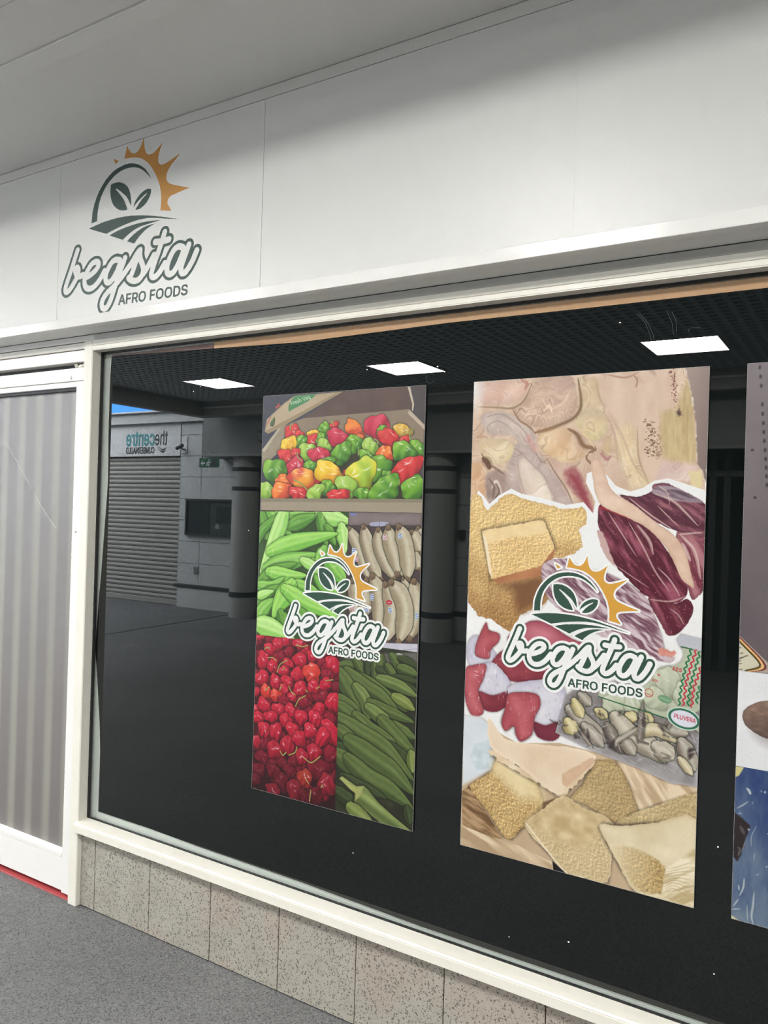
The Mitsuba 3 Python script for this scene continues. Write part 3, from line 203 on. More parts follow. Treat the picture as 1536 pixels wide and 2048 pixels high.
 'third': {'dots':[(25.8,10.4),(27.9,31.9),(30.0,53.4),(33.6,96.6),(34.8,118.6),(36.7,140.0),(38.1,161.0),(39.9,181.3),(42.0,202.6),(43.8,223.5),(45.3,243.1),(46.7,263.3),(48.2,283.2),(15.1,202.1),(23.7,312.5)],'card':[(-0.6,652.7),(1.9,652.5),(45.1,698.2),(14.5,716.0),(-0.5,716.9)],'outer':[(-1.1,636.4),(1.9,637.9),(35.6,668.5),(61.1,691.5),(61.8,715.6),(-0.5,717.3)],'l1':[(0.2,649.9),(45.1,698.2),(14.5,716.0)],'l2':[(0.0,644.9),(50.4,698.8),(18.7,716.2)],'l3':[(-0.1,640.4),(56.1,699.7),(23.7,716.2)],'ink':[[(0.4,689.9),(2.8,686.9),(4.6,688.5),(6.2,685.1),(8.7,686.2),(11.1,682.3),(13.6,682.9),(16.1,680.3),(18.6,680.9)],[(0.5,663.5),(2.6,663.7)],[(2.2,677.0),(7.6,675.4)],[(0.5,694.5),(3.0,694.2)],[(1.6,701.2),(5.7,700.4)],[(0.7,714.6),(6.5,713.7)]],'white':[(-3.9,717.2),(61.8,716.6),(67.8,939.9),(-4.5,940.4)],'yam':(97.9,821.8,174.8,95.8),'corner':[(-2.4,940.5),(17.0,940.4),(12.6,950.1),(7.6,960.2),(-1.7,967.7)],'brown':[(-1.1,1048.2),(10.5,1054.4),(33.6,1071.9),(27.8,1094.3),(20.5,1124.0),(16.2,1146.1),(8.5,1158.6),(0.1,1151.9)],'beige':[(-4.3,1288.8),(3.9,1290.0),(15.5,1297.1),(19.2,1313.6),(-3.7,1309.8)],'hi':[([(24.0,986.6),(29.8,992.4),(32.4,1000.6)],8.0,0.9),([(3.6,1038.8),(16.3,1028.6),(29.2,1016.2)],3.2,0.8),([(7.1,1049.1),(16.0,1047.4)],4.2,0.6),([(29.0,1080.0),(33.1,1082.5)],5.6,0.9),([(24.8,1194.7),(23.1,1217.9),(15.6,1239.2)],4.7,0.8),([(2.5,1267.5),(14.1,1246.7)],3.6,0.8),([(-1.4,1275.0),(19.6,1268.2)],2.8,0.8),([(46.4,1222.0),(44.9,1252.0),(42.4,1278.8),(46.9,1298.3)],5.9,0.7),([(32.1,1253.8),(33.5,1274.4),(34.7,1291.5)],4.0,0.5),([(47.9,1068.6),(37.4,1095.5),(37.3,1119.9)],3.1,0.5),([(24.9,1108.9),(18.4,1135.1)],2.5,0.5),([(64.6,985.2),(61.6,991.0)],6.0,0.7),([(53.6,985.8),(56.8,990.3)],4.6,0.5),([(39.2,1014.9),(37.0,1020.6)],2.1,0.6),([(49.4,1182.9),(54.0,1178.2)],3.3,0.6),([(69.3,1160.4),(72.3,1154.4)],2.9,0.7),([(12.7,1076.8),(22.9,1095.4)],10.8,0.25),([(7.6,1127.2),(14.3,1132.6),(9.8,1147.7)],6.8,0.3),([(44.8,1132.0),(43.7,1149.6)],3.2,0.4),([(13.2,1213.6),(14.4,1227.3)],5.1,0.7)]},
 'cut_lines': [([(297.1,5.3),(307.1,60.2),(305.2,90.6),(284.2,114.8),(231.2,134.7),(181.6,147.0)],8.1,(120,92,62),0.8),([(10.8,69.8),(70.8,74.3),(117.5,78.0),(151.2,57.1),(174.4,7.2)],5.3,(150,122,98),0.8),([(116.0,77.9),(137.6,110.8),(168.4,131.1),(186.2,151.3)],5.0,(140,108,80),0.75),([(181.6,147.0),(209.5,142.3),(245.6,133.9)],9.9,(150,110,78),0.7),([(272.8,137.6),(299.4,154.8),(317.7,183.8),(346.8,192.5),(332.1,204.3)],11.4,(128,92,62),0.85),([(332.1,204.3),(327.0,217.7),(348.2,240.2)],5.4,(130,98,70),0.8),([(346.8,192.5),(331.1,169.3),(298.8,135.8)],4.0,(224,200,160),0.7),([(219.0,216.2),(245.6,256.6),(275.5,297.8),(295.8,339.9)],4.2,(140,116,100),0.8),([(181.4,189.7),(204.6,225.1),(226.3,214.9)],3.5,(150,122,104),0.6),([(132.2,185.1),(175.1,228.2),(213.1,263.4),(236.5,311.9)],5.0,(168,148,142),0.6),([(139.7,178.2),(137.3,227.8),(150.4,284.5),(170.8,333.8)],4.5,(176,154,148),0.6),([(35.9,99.4),(87.1,94.4),(142.0,130.1),(173.4,172.0)],4.3,(160,140,132),0.6),([(49.2,143.5),(44.7,126.6),(71.9,111.8),(107.4,126.0)],3.7,(160,142,134),0.6),([(366.4,96.8),(391.0,137.8),(402.4,184.4),(407.1,230.8)],5.9,(190,160,140),0.5),([(379.8,97.5),(418.3,165.1),(446.3,231.2),(479.7,276.9)],5.1,(186,158,138),0.4),([(390.6,124.5),(412.3,184.7),(427.2,244.2),(448.2,296.6)],3.9,(236,220,190),0.4),([(453.3,140.0),(460.1,218.3),(486.2,283.4)],4.4,(170,140,112),0.6),([(362.8,203.6),(380.1,220.5),(389.9,210.7)],7.9,(168,104,110),0.6),([(347.2,22.2),(356.6,63.0),(372.9,90.5)],4.6,(180,150,118),0.6),([(439.7,8.8),(449.8,22.6),(447.1,42.0)],3.8,(150,110,86),0.7),([(373.7,4.1),(420.3,14.0),(452.4,3.3)],4.7,(160,112,92),0.6),([(284.9,256.8),(314.1,297.5),(336.4,348.0)],15.1,(140,48,62),0.6),([(161.5,150.6),(177.3,179.1),(189.1,200.4)],15.9,(206,156,150),0.6),([(13.3,153.3),(41.5,154.1)],8.8,(190,150,120),0.8),([(32.0,212.1),(47.7,226.8),(56.2,245.0)],19.9,(92,62,44),0.85),([(59.8,234.2),(83.9,248.8),(99.8,259.6)],5.8,(126,104,92),0.8),([(550.4,102.3),(554.4,115.2)],9.6,(70,46,38),0.9),([(199.5,54.1),(222.4,83.1),(258.0,71.1),(278.4,38.1)],6.4,(226,200,178),0.6),([(170.9,87.6),(215.8,107.1),(265.9,95.5)],5.5,(222,194,170),0.5),([(184.3,39.3),(206.1,26.7),(235.4,35.4)],5.6,(186,152,134),0.5),([(207.9,89.4),(222.2,76.2),(230.0,97.3)],6.8,(238,214,186),0.7),([(138.1,1.2),(157.4,13.0),(150.4,30.2)],8.8,(170,112,96),0.6),([(61.8,299.3),(76.9,277.6),(93.7,313.5)],6.6,(226,214,206),0.7),([(70.6,328.2),(85.6,306.4),(77.1,284.8)],4.7,(96,76,70),0.7),([(53.0,270.4),(69.5,292.1),(66.6,328.2)],6.3,(110,88,80),0.6)],
 'cut_teeth': [([(481.5,124.9),(487.5,154.2),(486.5,186.4),(491.8,215.6)],21.4,(112,84,60)),([(504.6,161.2),(507.5,193.3),(509.4,215.9)],12.5,(150,122,92)),([(532.8,2.9),(538.0,35.0),(542.4,79.7)],11.0,(120,58,50))],
}

# ------------------------------------------------------------------ floor and room shell
CEIL = 2.993            # height of the open-cell ceiling over the walkway
SOFFIT = 2.841          # height of the white soffit over the shop front
YO = -6.74              # face of the opposite wall
add('floor', bx(-16.5, 9, -9.5, 3.0, -0.12, 0.0), 'floor', kind='structure')
mat('strip', plastic((0.05, 0.05, 0.055), 0.3))
mat('wall_white', plastic((0.74, 0.75, 0.74), 0.3))
mat('wall_grey', diffuse((0.45, 0.45, 0.44)))
sx = np.array([(-7.42, -1.0), (-7.47, -1.0), (-7.95, -6.5), (-7.90, -6.5)])
m = trimesh.creation.extrude_polygon(Polygon(sx), 0.003)
add('trim_1', m, 'strip', kind='structure')

# plinth wall under the shop window with its tiles
add('wall_plinth', bx(-2.585, 2.6, 0.012, 0.2, 0.0, 0.31), 'grout', kind='structure')
xs = [-2.558, -2.474] + [-2.474 + 0.2955 * k for k in range(1, 18)]
rng = random.Random(3)
for a, b in zip(xs[:-1], xs[1:]):
    add('wall_plinth__tile', bx(a + 0.0014, b - 0.0014, rng.uniform(-0.0008, 0.0006), 0.02, 0.004, 0.30, 0.0012), 'tile')

# ------------------------------------------------------------------ soffit over the shop front
add('ceiling_soffit', bx(-8.0, 6.0, -1.0, 0.0, SOFFIT + 0.012, SOFFIT + 0.30), 'soffit', kind='structure')
for y0, y1 in ((-0.5312, -0.117), (-0.7646, -0.5982), (-1.0, -0.7654)):
    for x0, x1 in ((-8.0, -4.001), (-4.0, 0.399), (0.4, 6.0)):
        add('ceiling_soffit__panel', bx(x0, x1, y0, y1, SOFFIT, SOFFIT + 0.012, 0.001), 'soffit')
for x0, x1 in ((-8.0, -4.001), (-4.0, 0.399), (0.4, 6.0)):
    add('ceiling_soffit__cover_strip', bx(x0, x1, -0.598, -0.531, SOFFIT - 0.006, SOFFIT + 0.012, 0.002), 'soffit_strip')
add('trim_3', bx(-8.0, 6.0, -1.05, -1.0, SOFFIT - 0.041, SOFFIT + 0.30, 0.004), 'soffit_strip', kind='structure')

# ------------------------------------------------------------------ shop fascia
YF = -0.12
tag('shop_fascia', 'long glossy white shop fascia of flat panels above the window, logo at left', 'fascia sign')
FX = [-0.649 - 0.9935 * k for k in range(7, -4, -1)]
FX = [x for x in FX if x > -8.0] + [3.5]
FX = sorted(set([-8.0] + FX))
for a, b in zip(FX[:-1], FX[1:]):
    add('shop_fascia__panel', bx(a + (0.0 if abs(a + 0.649) < 0.01 else 0.0006), b - (0.0001 if abs(b + 0.649) < 0.01 else 0.0006), YF, YF + 0.006, 2.210, 2.8027, 0.0001), 'fascia')
add('shop_fascia__backing', bx(-8.0, 3.5, YF + 0.006, -0.0985, 2.210, 2.83), 'grey_panel')
add('shop_fascia__upper_trim', extrude_x([(YF - 0.0004, 2.8043), (YF - 0.0004, 2.8390), (YF + 0.006, 2.8390), (YF + 0.006, 2.8043)], -8.0, 3.5), 'upper_trim', label='white trim strip along the top edge')
add('shop_fascia__lower_trim', extrude_x([(YF - 0.0075, 2.1845), (YF - 0.0065, 2.183), (-0.014, 2.183), (-0.014, 2.187), (YF + 0.006, 2.187), (YF + 0.006, 2.216), (YF - 0.0065, 2.2185), (YF - 0.0075, 2.2170)], -8.0, 3.5), 'trim_gloss', label='glossy white trim along the bottom edge')

# lintel between fascia and window / door heads
add('wall_lintel', bx(-8.0, 3.5, 0.0, 0.2, 2.155, SOFFIT + 0.3), 'grey_panel', kind='structure')
add('wall_lintel__panel', bx(-8.0, -2.556, -0.012, 0.0, 2.158, 2.182, 0.001), 'soffit')
add('wall_lintel__panel', bx(-2.555, 3.5, -0.012, 0.0, 2.158, 2.182, 0.001), 'grey_panel')

# ------------------------------------------------------------------ big shop window
YG = 0.030
W0, W1 = -2.554, 2.45
HEAD, SILL = 2.122, 0.331
add('window_1', extrude_x([(-0.020, 2.122), (-0.020, 2.134), (-0.017, 2.135), (-0.017, 2.1365), (-0.020, 2.1375), (-0.020, 2.156), (0.06, 2.156), (0.06, 2.118), (0.027, 2.118)], W0, W1), 'cream', kind='structure', label='cream aluminium window frame head')
add('window_1__head_return', bx(W0 + 0.0005, W1, -0.0185, 0.0268, 2.1185, 2.1225), 'return_grey')
add('window_1__sill', extrude_x([(-0.0350, 0.291), (-0.0350, 0.3165), (-0.0315, 0.3178), (-0.0315, 0.319), (-0.034, 0.3205), (-0.030, 0.3255), (-0.012, 0.328), (0.027, 0.331), (0.027, 0.291)], W0 - 0.004, W1), 'cream')
add('window_1__post', bx(-2.603, W0, -0.020, 0.10, 0.0, 2.157, 0.003), 'cream')
add('window_1__post_return', bx(W0 - 0.0015, W0 + 0.0006, -0.0175, 0.027, 0.331, 2.118), 'return_grey')
add('window_1__post', bx(W1, W1 + 0.06, -0.020, 0.10, 0.0, 2.157, 0.003), 'cream')
# rubber gasket, a thin black frame with rounded corners
outer = sbox(W0 + 0.0006, 0.3305, W1, 2.1185)
inner = sbox(W0 + 0.0075, 0.3325, W1 - 0.01, 2.112)
add('window_1__gasket', wallpoly(outer.difference(inner), 0.0195, 0.0295), 'rubber')
# inner frame seen through the edge of the glass, timber batten, black film
add('window_1__inner_frame', wallpoly(sbox(W0, 0.325, W1, 2.125).difference(sbox(W0 + 0.09, 0.40, W1 - 0.09, 2.03)), 0.0365, 0.09), 'inner_frame')
def batten_fn(p, n, uv):
    g = fbm(p.x * 3, p.z * 120, p.y * 60, 3)
    return mix((0.44, 0.27, 0.155), (0.56, 0.37, 0.225), g)
mat('batten', diffuse(proc(batten_fn)))
mat('batten_dark', diffuse((0.16, 0.10, 0.085)))
add('window_1__batten', bx(-1.976, W1 - 0.1, 0.0325, 0.0362, 2.075, 2.1105, 0.0005), 'batten', label='light wooden batten along the window head')
add('window_1__batten', bx(W0 + 0.05, -1.977, 0.0325, 0.0362, 2.083, 2.107, 0.0005), 'batten_dark', label='dark brown batten end')
film = DATA['film'] + [(W1 - 0.03, 0.352), (W1 - 0.03, 2.0845)]
film = Polygon(film)
def flat(poly, y):
    v, f = trimesh.creation.triangulate_polygon(poly, engine='earcut')
    return trimesh.Trimesh(np.c_[v[:, 0], np.full(len(v), y), v[:, 1]], f, process=False)
clear = sbox(W0 + 0.004, 0.333, W1 - 0.004, 2.116).difference(film)
add('window_1__pane', flat(clear, YG), 'glass', label='clear edge of the window glass')
add('window_1__filmed_pane', flat(film, YG), 'film', label='dark reflecting window glass lined with black film, its left edge wavy')
add('wall_shop_back', bx(-2.6, 2.6, 0.2, 0.26, 0.0, 2.8), 'wall_grey', kind='structure')

# marks on the glass: a sucker ring, wiping arcs and specks
cx, cz = DATA['ring']
ms = [(cx + 0.0135 * math.cos(a), YG - 0.0006, cz + 0.0135 * math.sin(a)) for a in np.linspace(0.6, 6.1, 24)]
add('window_1__ring_mark', tube(ms, 0.0004), 'smudge')
for pts in DATA['arcs']:
    add('window_1__wipe_mark', tube([(x, YG - 0.0006, z) for x, z in pts], 0.0005), 'smudge')
for k, (x, z) in enumerate(DATA['specks']):
    m = trimesh.creation.icosphere(subdivisions=1, radius=1.0)
    m.apply_scale((0.0016 + 0.0006 * (k % 3), 0.0004, 0.0022 - 0.0004 * (k % 2)))
    m.apply_translation((x, YG - 0.0004, z))
    add('window_1__paint_speck', m, 'white_scuff' if k < 3 else 'return_grey')

# ------------------------------------------------------------------ door left of the window
DX0, DX1 = -3.52, -2.603
YD = 0.0
def flute_fn(p, n, uv):
    t = (p.x + 2.654) / 0.1145
    u = t - dr.floor(t)
    s = smoothstep(0.34, 0.68, u) * (1 - smoothstep(0.76, 1.0, u))
    s = s * (0.75 + 0.4 * noise(p.z * 2.2, dr.floor(t) * 3.7, 1.0))
    top = smoothstep(0.35, 1.6, p.z)
    base = mix((0.185, 0.16, 0.15), (0.21, 0.185, 0.18), fbm(p.x * 4, p.z * 1.5, 0.0, 3))
    return mix(base, mi.Color3f(0.36, 0.345, 0.29), s * 0.8)
mat('door_sheet', plastic(proc(flute_fn), 0.22, 1.9))
add('door_1', bx(DX0 + 0.06, DX1 - 0.059, YD + 0.018, YD + 0.024, 0.17, 1.995), 'door_sheet', kind='structure', label='frosted door panel with pale vertical stripes')
add('door_1__stile', bx(-2.662, DX1 - 0.001, YD - 0.006, YD + 0.05, 0.022, 2.010, 0.002), 'door_white')
add('door_1__stile', bx(DX0, DX0 + 0.062, YD - 0.006, YD + 0.05, 0.022, 2.010, 0.002), 'door_white')
add('door_1__top_rail', bx(DX0, DX1 - 0.001, YD - 0.008, YD + 0.05, 2.0105, 2.062, 0.002), 'door_white')
add('door_1__glazing_bead', bx(DX0 + 0.06, -2.6615, YD - 0.005, YD + 0.03, 1.988, 2.0095, 0.002), 'door_white')
add('door_1__glazing_gasket', bx(DX0 + 0.06, -2.6625, YD + 0.004, YD + 0.026, 1.976, 1.989), 'rubber')
add('door_1__bottom_rail', bx(DX0, DX1 - 0.001, YD - 0.004, YD + 0.05, 0.028, 0.158, 0.002), 'door_white')
add('door_1__glazing_bead', extrude_x([(YD - 0.006, 0.1585), (YD - 0.006, 0.172), (YD + 0.016, 0.181), (YD + 0.03, 0.181), (YD + 0.03, 0.1585)], DX0 + 0.06, -2.6635), 'door_white')
def screw(x, z, y):
    m = trimesh.creation.icosphere(subdivisions=2, radius=0.0065)
    m.vertices[:, 1] *= 0.45
    m.apply_translation((x, y, z))
    return m
add('door_1__screw', screw(*DATA['screw1'], YD - 0.009), 'chrome', True)
add('door_1__screw', screw(*DATA['screw2'], YD - 0.007), 'chrome', True)
for pts in DATA['scratch']:
    add('door_1__scratch', tube([(x, YD + 0.0172, z) for x, z in pts], 0.0007), 'white_scuff', label='fine pale curved scratch on the frosted panel')
add('trim_2', bx(DX0 - 0.05, DX1, -0.010, 0.10, 2.083, 2.128, 0.002), 'door_white', kind='structure')
add('trim_2__upper_strip', bx(DX0 - 0.05, DX1, -0.014, 0.10, 2.1305, 2.155, 0.002), 'return_grey')
add('trim_2__shadow_gap', bx(DX0 - 0.05, DX1, 0.030, 0.10, 2.055, 2.083), 'rubber')
# crumpled strip of torn white sealant hanging in the gap above the door
g = np.random.default_rng(5)
ms = []
for k in range(9):
    c = np.array([-2.685 + 0.0095 * k, 0.004 + 0.006 * g.random(), 2.066 + 0.010 * g.random()])
    p = c + (g.random((7, 3)) - 0.5) * np.array([0.030, 0.018, 0.016])
    ms.append(trimesh.convex.convex_hull(p))
add('torn_sealant', join(*ms), 'white_scuff', label='small torn scrap of white sealant in the gap above the door', cat='scrap')
add('door_1__threshold', extrude_x([(-0.004, 0.0), (-0.002, 0.006), (0.030, 0.012), (0.055, 0.012), (0.055, 0.0)], DX0 - 0.05, DX1 - 0.001), 'red_paint', label='red painted threshold strip under the door')
add('door_2__post', bx(DX0 - 0.055, DX0 - 0.003, -0.020, 0.10, 0.0, 2.157, 0.003), 'cream')
add('door_2', bx(-8.0, DX0 - 0.056, 0.0, 0.06, 0.0, 2.157), 'door_white', kind='structure', label='white boarded shop front beyond the door')
add('wall_left', bx(-8.0, DX0 - 0.06, 0.06, 0.2, 0.0, 2.157), 'wall_white', kind='structure')
add('wall_door_back', bx(DX0 - 0.06, -2.56, 0.11, 0.16, 0.0, 2.157), 'wall_grey', kind='structure')
# ------------------------------------------------------------------ the walkway behind the camera, seen mirrored in the window
mat('grid', diffuse((0.50, 0.53, 0.55)))
mat('void', diffuse((0.015, 0.015, 0.016)))
mat('beam', plastic((0.42, 0.41, 0.39), 0.3))
mat('bulkhead', plastic((0.34, 0.35, 0.345), 0.3))
mat('bulkhead_dark', plastic((0.10, 0.105, 0.105), 0.3))
mat('band', plastic((0.045, 0.055, 0.06), 0.3))
mat('column', plastic((0.55, 0.555, 0.53), 0.25))
mat('shutter', plastic((0.48, 0.46, 0.42), 0.3))
mat('sign_white', plastic((0.80, 0.80, 0.80), 0.2))
mat('teal', plastic((0.12, 0.42, 0.45), 0.3))
mat('charcoal', plastic((0.05, 0.055, 0.06), 0.3))
mat('exit_green', plastic((0.015, 0.16, 0.075), 0.3))
mat('dark_glass', plastic((0.02, 0.028, 0.028), 0.05))
mat('notice_back', plastic((0.055, 0.075, 0.07), 0.3))
mat('lamp', diffuse((0.8, 0.8, 0.8)))

add('ceiling_void', bx(-8.05, 6.0, -5.96, -1.0, CEIL + 0.32, CEIL + 0.36), 'void', kind='structure')
PITCH = 0.10
bars = []
for k in range(int(13.97 / PITCH) + 1):
    x = -7.97 + k * PITCH
    bars.append(bx(x - 0.020, x + 0.020, -5.96, -1.05, CEIL, CEIL + 0.02))
for k in range(int(4.9 / PITCH) + 1):
    y = -5.96 + k * PITCH
    bars.append(bx(-7.97, 6.0, y - 0.020, y + 0.020, CEIL + 0.0005, CEIL + 0.0205))
add('ceiling_grid', join(*bars), 'grid', kind='structure')

LIGHTS = ['white ceiling light panel mirrored above the pepper poster, left of its top edge', 'white ceiling light panel mirrored in the glass between the two big posters',
          'white ceiling light panel mirrored just above the meat poster', 'ceiling light panel of the far row right of the three mirrored ones', 'ceiling light panel at the right end of the far row'] + \
         [f'ceiling light panel of the row nearer the shop front, {w}' for w in ('leftmost', 'second from left', 'middle one', 'fourth from left', 'rightmost')]
k = 0
for y, row in ((-4.80, 'far'), (-2.10, 'near')):
    for x in ((-6.57, -4.04, -1.38, 1.25, 3.85) if row == 'far' else (-6.35, -3.95, -1.28, 1.30, 3.90)):
        name = 'ceiling_light' if k == 0 else f'ceiling_light_{k:03d}'
        k += 1
        tag(name, LIGHTS[k - 1], 'ceiling light', f'light panels of the {row} row')
        f = join(
            bx(x - 0.305, x + 0.305, y - 0.305, y - 0.292, CEIL - 0.010, CEIL + 0.03), bx(x - 0.305, x + 0.305, y + 0.292, y + 0.305, CEIL - 0.010, CEIL + 0.03),
            bx(x - 0.305, x - 0.292, y - 0.292, y + 0.292, CEIL - 0.010, CEIL + 0.03), bx(x + 0.292, x + 0.305, y - 0.292, y + 0.292, CEIL - 0.010, CEIL + 0.03))
        add(name + '__frame', f, 'sign_white')
        v = np.array([(x - 0.292, y - 0.292, CEIL - 0.004), (x - 0.292, y + 0.292, CEIL - 0.004), (x + 0.292, y + 0.292, CEIL - 0.004), (x + 0.292, y - 0.292, CEIL - 0.004)])
        add(name + '__diffuser', trimesh.Trimesh(v, [[0, 1, 2], [0, 2, 3]], process=False), 'lamp', emitter={'type': 'area', 'radiance': rgb((LED, LED * 0.985, LED * 0.94))})

# beams around the open-cell ceiling
add('ceiling_beam', bx(-7.97, 6.0, -6.10, -5.96, 2.79, 3.4, 0.01), 'beam', kind='structure')
add('ceiling_beam__side', bx(-8.12, -7.97, -6.10, -0.14, 2.79, 3.4, 0.01), 'beam')
add('ceiling_beam__moulding', bx(-7.97, 6.0, -5.975, -5.945, 2.90, 2.925, 0.004), 'soffit')
add('ceiling_back', bx(-8.1, 6.0, -7.4, -6.1, 3.0, 3.1), 'bulkhead_dark', kind='structure')

# opposite wall: white panels, columns, bulkhead sign, shutter
add('wall_opposite', bx(-16.0, -9.185, YO - 0.4, YO - 0.20, 0.0, 2.84), 'wall_grey', kind='structure')
wx0, wx1 = -9.185, -2.4
core = bx(wx0, wx1, YO - 0.3, YO - 0.012, 0.0, 3.0)
add('wall_opposite__core', core, 'grout')
zs = [0.352, 0.675, 1.010, 1.335, 1.660, 1.998, 2.320, 2.643, 2.836]
xj = [-9.183, -8.735, -7.70, -6.66, -5.62, -4.58, -3.54, -2.402]
for z0, z1 in zip(zs[:-1], zs[1:]):
    for a, b in zip(xj[:-1], xj[1:]):
        add('wall_opposite__panel', bx(a + 0.003, b - 0.003, YO - 0.02, YO, z0 + 0.003, z1 - 0.003, 0.002), 'wall_white')
for a, b in zip(xj[:-1], xj[1:]):
    add('wall_opposite__base_panel', bx(a + 0.002, b - 0.002, YO - 0.02, YO, 0.0, 0.297), 'wall_white')
add('wall_opposite__skirting_band', bx(-9.25, wx1, YO - 0.02, YO + 0.012, 0.298, 0.351, 0.004), 'band')
add('wall_opposite__cornice', bx(-16.0, -8.30, YO - 0.02, YO + 0.06, 2.842, 3.005, 0.006), 'wall_white')
add('wall_opposite__cornice_lip', bx(-16.0, -8.25, YO - 0.02, YO + 0.11, 3.005, 3.035, 0.006), 'sign_white')

# roller shutter
tag('roller_shutter', 'closed grey roller shutter under the white centre sign, mirrored in the window', 'roller shutter')
slat = [(0, 0)]
nz = 31
sh = (2.32 - 0.09) / nz
prof = [(0.0, 0.0), (0.012, 0.010), (0.019, sh * 0.45), (0.012, sh - 0.012), (0.0, sh - 0.003), (-0.01, sh - 0.003), (-0.01, 0.0)]
sm = extrude_x(prof, -12.2, -9.19)
sl = mikit.ply(sm, 'mat_shutter', 30)
for i in range(nz):
    key = 'roller_shutter__slat' + (f'_{i:03d}' if i else '')
    scene[key] = {**sl, 'to_world': T().translate([0, YO - 0.06, 0.09 + i * sh])}
add('roller_shutter__bottom_rail', bx(-12.2, -9.19, YO - 0.075, YO - 0.035, 0.004, 0.088, 0.004), 'shutter')
add('roller_shutter__guide', bx(-9.20, -9.186, YO - 0.09, YO - 0.01, 0.0, 2.32, 0.002), 'bulkhead')

# "the centre" sign
tag('centre_sign', 'white sign reading the centre in teal and grey above the roller shutter', 'sign')
add('centre_sign__board', bx(-12.2, -9.20, YO - 0.10, YO - 0.002, 2.326, 2.833, 0.003), 'sign_white')
def wall_text(s, h, x_right, x_left, z, y, m, key, bold=False, zs=1.0):
    """Lettering on a wall that faces +y, read from the walkway: starts at x_right, ends at x_left."""
    t = meshkit.text_mesh(s, h, 0.003, bold)
    v = t.vertices.copy()
    w = v[:, 0].max() - v[:, 0].min()
    v[:, 0] = (v[:, 0] - v[:, 0].min()) * (x_right - x_left) / w
    t.vertices = np.c_[x_right - v[:, 0], y + v[:, 2], z + v[:, 1] * zs]
    t.fix_normals()
    return add(key, t, m)
wall_text('the', 0.225, -9.485, -9.765, 2.505, YO - 0.001, 'charcoal', 'centre_sign__lettering')
wall_text('centre', 0.235, -9.775, -10.437, 2.505, YO - 0.001, 'teal', 'centre_sign__lettering', True)
wall_text('CUMBERNAULD', 0.098, -9.778, -10.437, 2.375, YO - 0.001, 'charcoal', 'centre_sign__lettering', True)
wv = Polygon([(0, .045), (.06, .0), (.10, .005), (.21, .075), (.12, .03), (.065, .025)])
wv2 = Polygon([(.02, .005), (.07, -.035), (.11, -.03), (.20, .04), (.12, -.005), (.075, -.01)])
mv = join(*[wallpoly(affinity.translate(affinity.scale(p, -1, 1, origin=(0, 0)), -9.505, 2.415), YO - 0.001, YO + 0.002) for p in (wv, wv2)])
add('centre_sign__wave_mark', mv, 'charcoal')
mat('blue_lit', diffuse((0.05, 0.2, 0.5)))
tag('lit_blue_sign', 'bright blue backlit fascia panel high above the centre sign', 'sign')
add('lit_blue_sign__face', bx(-17.0, -10.06 * 1.17, -9.05, -9.0, 3.33, 3.75, 0.004), 'blue_lit', emitter={'type': 'area', 'radiance': rgb((0.30, 1.15, 3.4))})
add('lit_blue_sign__frame', bx(-17.0, -9.9, -9.04, -8.98, 3.20, 3.328, 0.004), 'sign_white')
add('wall_arcade_end', bx(-17.0, -8.0, -9.5, -9.06, 0.0, 5.2), 'wall_white', kind='structure')

# bulkhead sign board on the right with its wave mark
tag('bulkhead_sign', 'long grey bulkhead sign board above the columns, mirrored in the window between the posters', 'sign')
add('bulkhead_sign__board', bx(-8.29, 6.0, -6.33, -6.29, 2.30, 2.85, 0.004), 'bulkhead')
add('bulkhead_sign__bottom_trim', bx(-8.29, 6.0, -6.335, -6.272, 2.262, 2.302, 0.004), 'beam')
add('bulkhead_sign__top_trim', bx(-8.29, 6.0, -6.33, -6.28, 2.845, 2.87, 0.004), 'bulkhead')
add('bulkhead_sign__underside', bx(-8.29, 6.0, -6.74, -6.33, 2.262, 2.285), 'bulkhead_dark')
for dz in (0, -0.13):
    p = Polygon([(0, 0), (.10, -.028), (.26, -.03), (.45, .01), (.26, -.055), (.10, -.05)])
    add('bulkhead_sign__wave_mark', wallpoly(affinity.translate(affinity.scale(p, 1.0, 1.0, origin=(0, 0)), -7.30, 2.63 + dz), -6.2905, -6.287), 'charcoal')

def column(name, x, label):
    tag(name, label, 'column')
    def ring(r, z0, z1):
        return m3.Manifold.cylinder(z1 - z0, r, r, 48).translate((x, -6.54, z0))
    add(name + '__shaft', ring(0.19, 0.0, 2.262), 'column', 40)
    for z0, z1 in ((0.29, 0.36), (1.79, 1.845), (2.065, 2.12)):
        add(name + '__band', ring(0.196, z0, z1), 'band', 40)
column('column', -7.66, 'pale round column with dark bands beside the notice case, mirrored left of the pepper poster')
column('column_001', -4.53, 'pale round column with dark bands, mirrored between the two big posters')

tag('notice_case', 'dark framed notice case on the white opposite wall beside the column', 'notice case')
nx0, nx1, nz0, nz1 = -9.013, -8.05, 1.107, 1.665
add('notice_case__frame', join(bx(nx0, nx1, YO - 0.001, YO + 0.04, nz0, nz0 + 0.03), bx(nx0, nx1, YO - 0.001, YO + 0.04, nz1 - 0.03, nz1), bx(nx0, nx0 + 0.03, YO - 0.001, YO + 0.04, nz0, nz1), bx(nx1 - 0.03, nx1, YO - 0.001, YO + 0.04, nz0, nz1)), 'charcoal')
add('notice_case__dark_panel', bx(nx0 + 0.03, -8.525, YO - 0.001, YO + 0.02, nz0 + 0.03, nz1 - 0.03), 'dark_glass')
add('notice_case__board', bx(-8.525, nx1 - 0.03, YO - 0.001, YO + 0.015, nz0 + 0.03, nz1 - 0.03), 'notice_back')
add('notice_case__dark_poster', bx(-8.39, nx1 - 0.03, YO + 0.015, YO + 0.02, 1.32, 1.56), 'dark_glass')
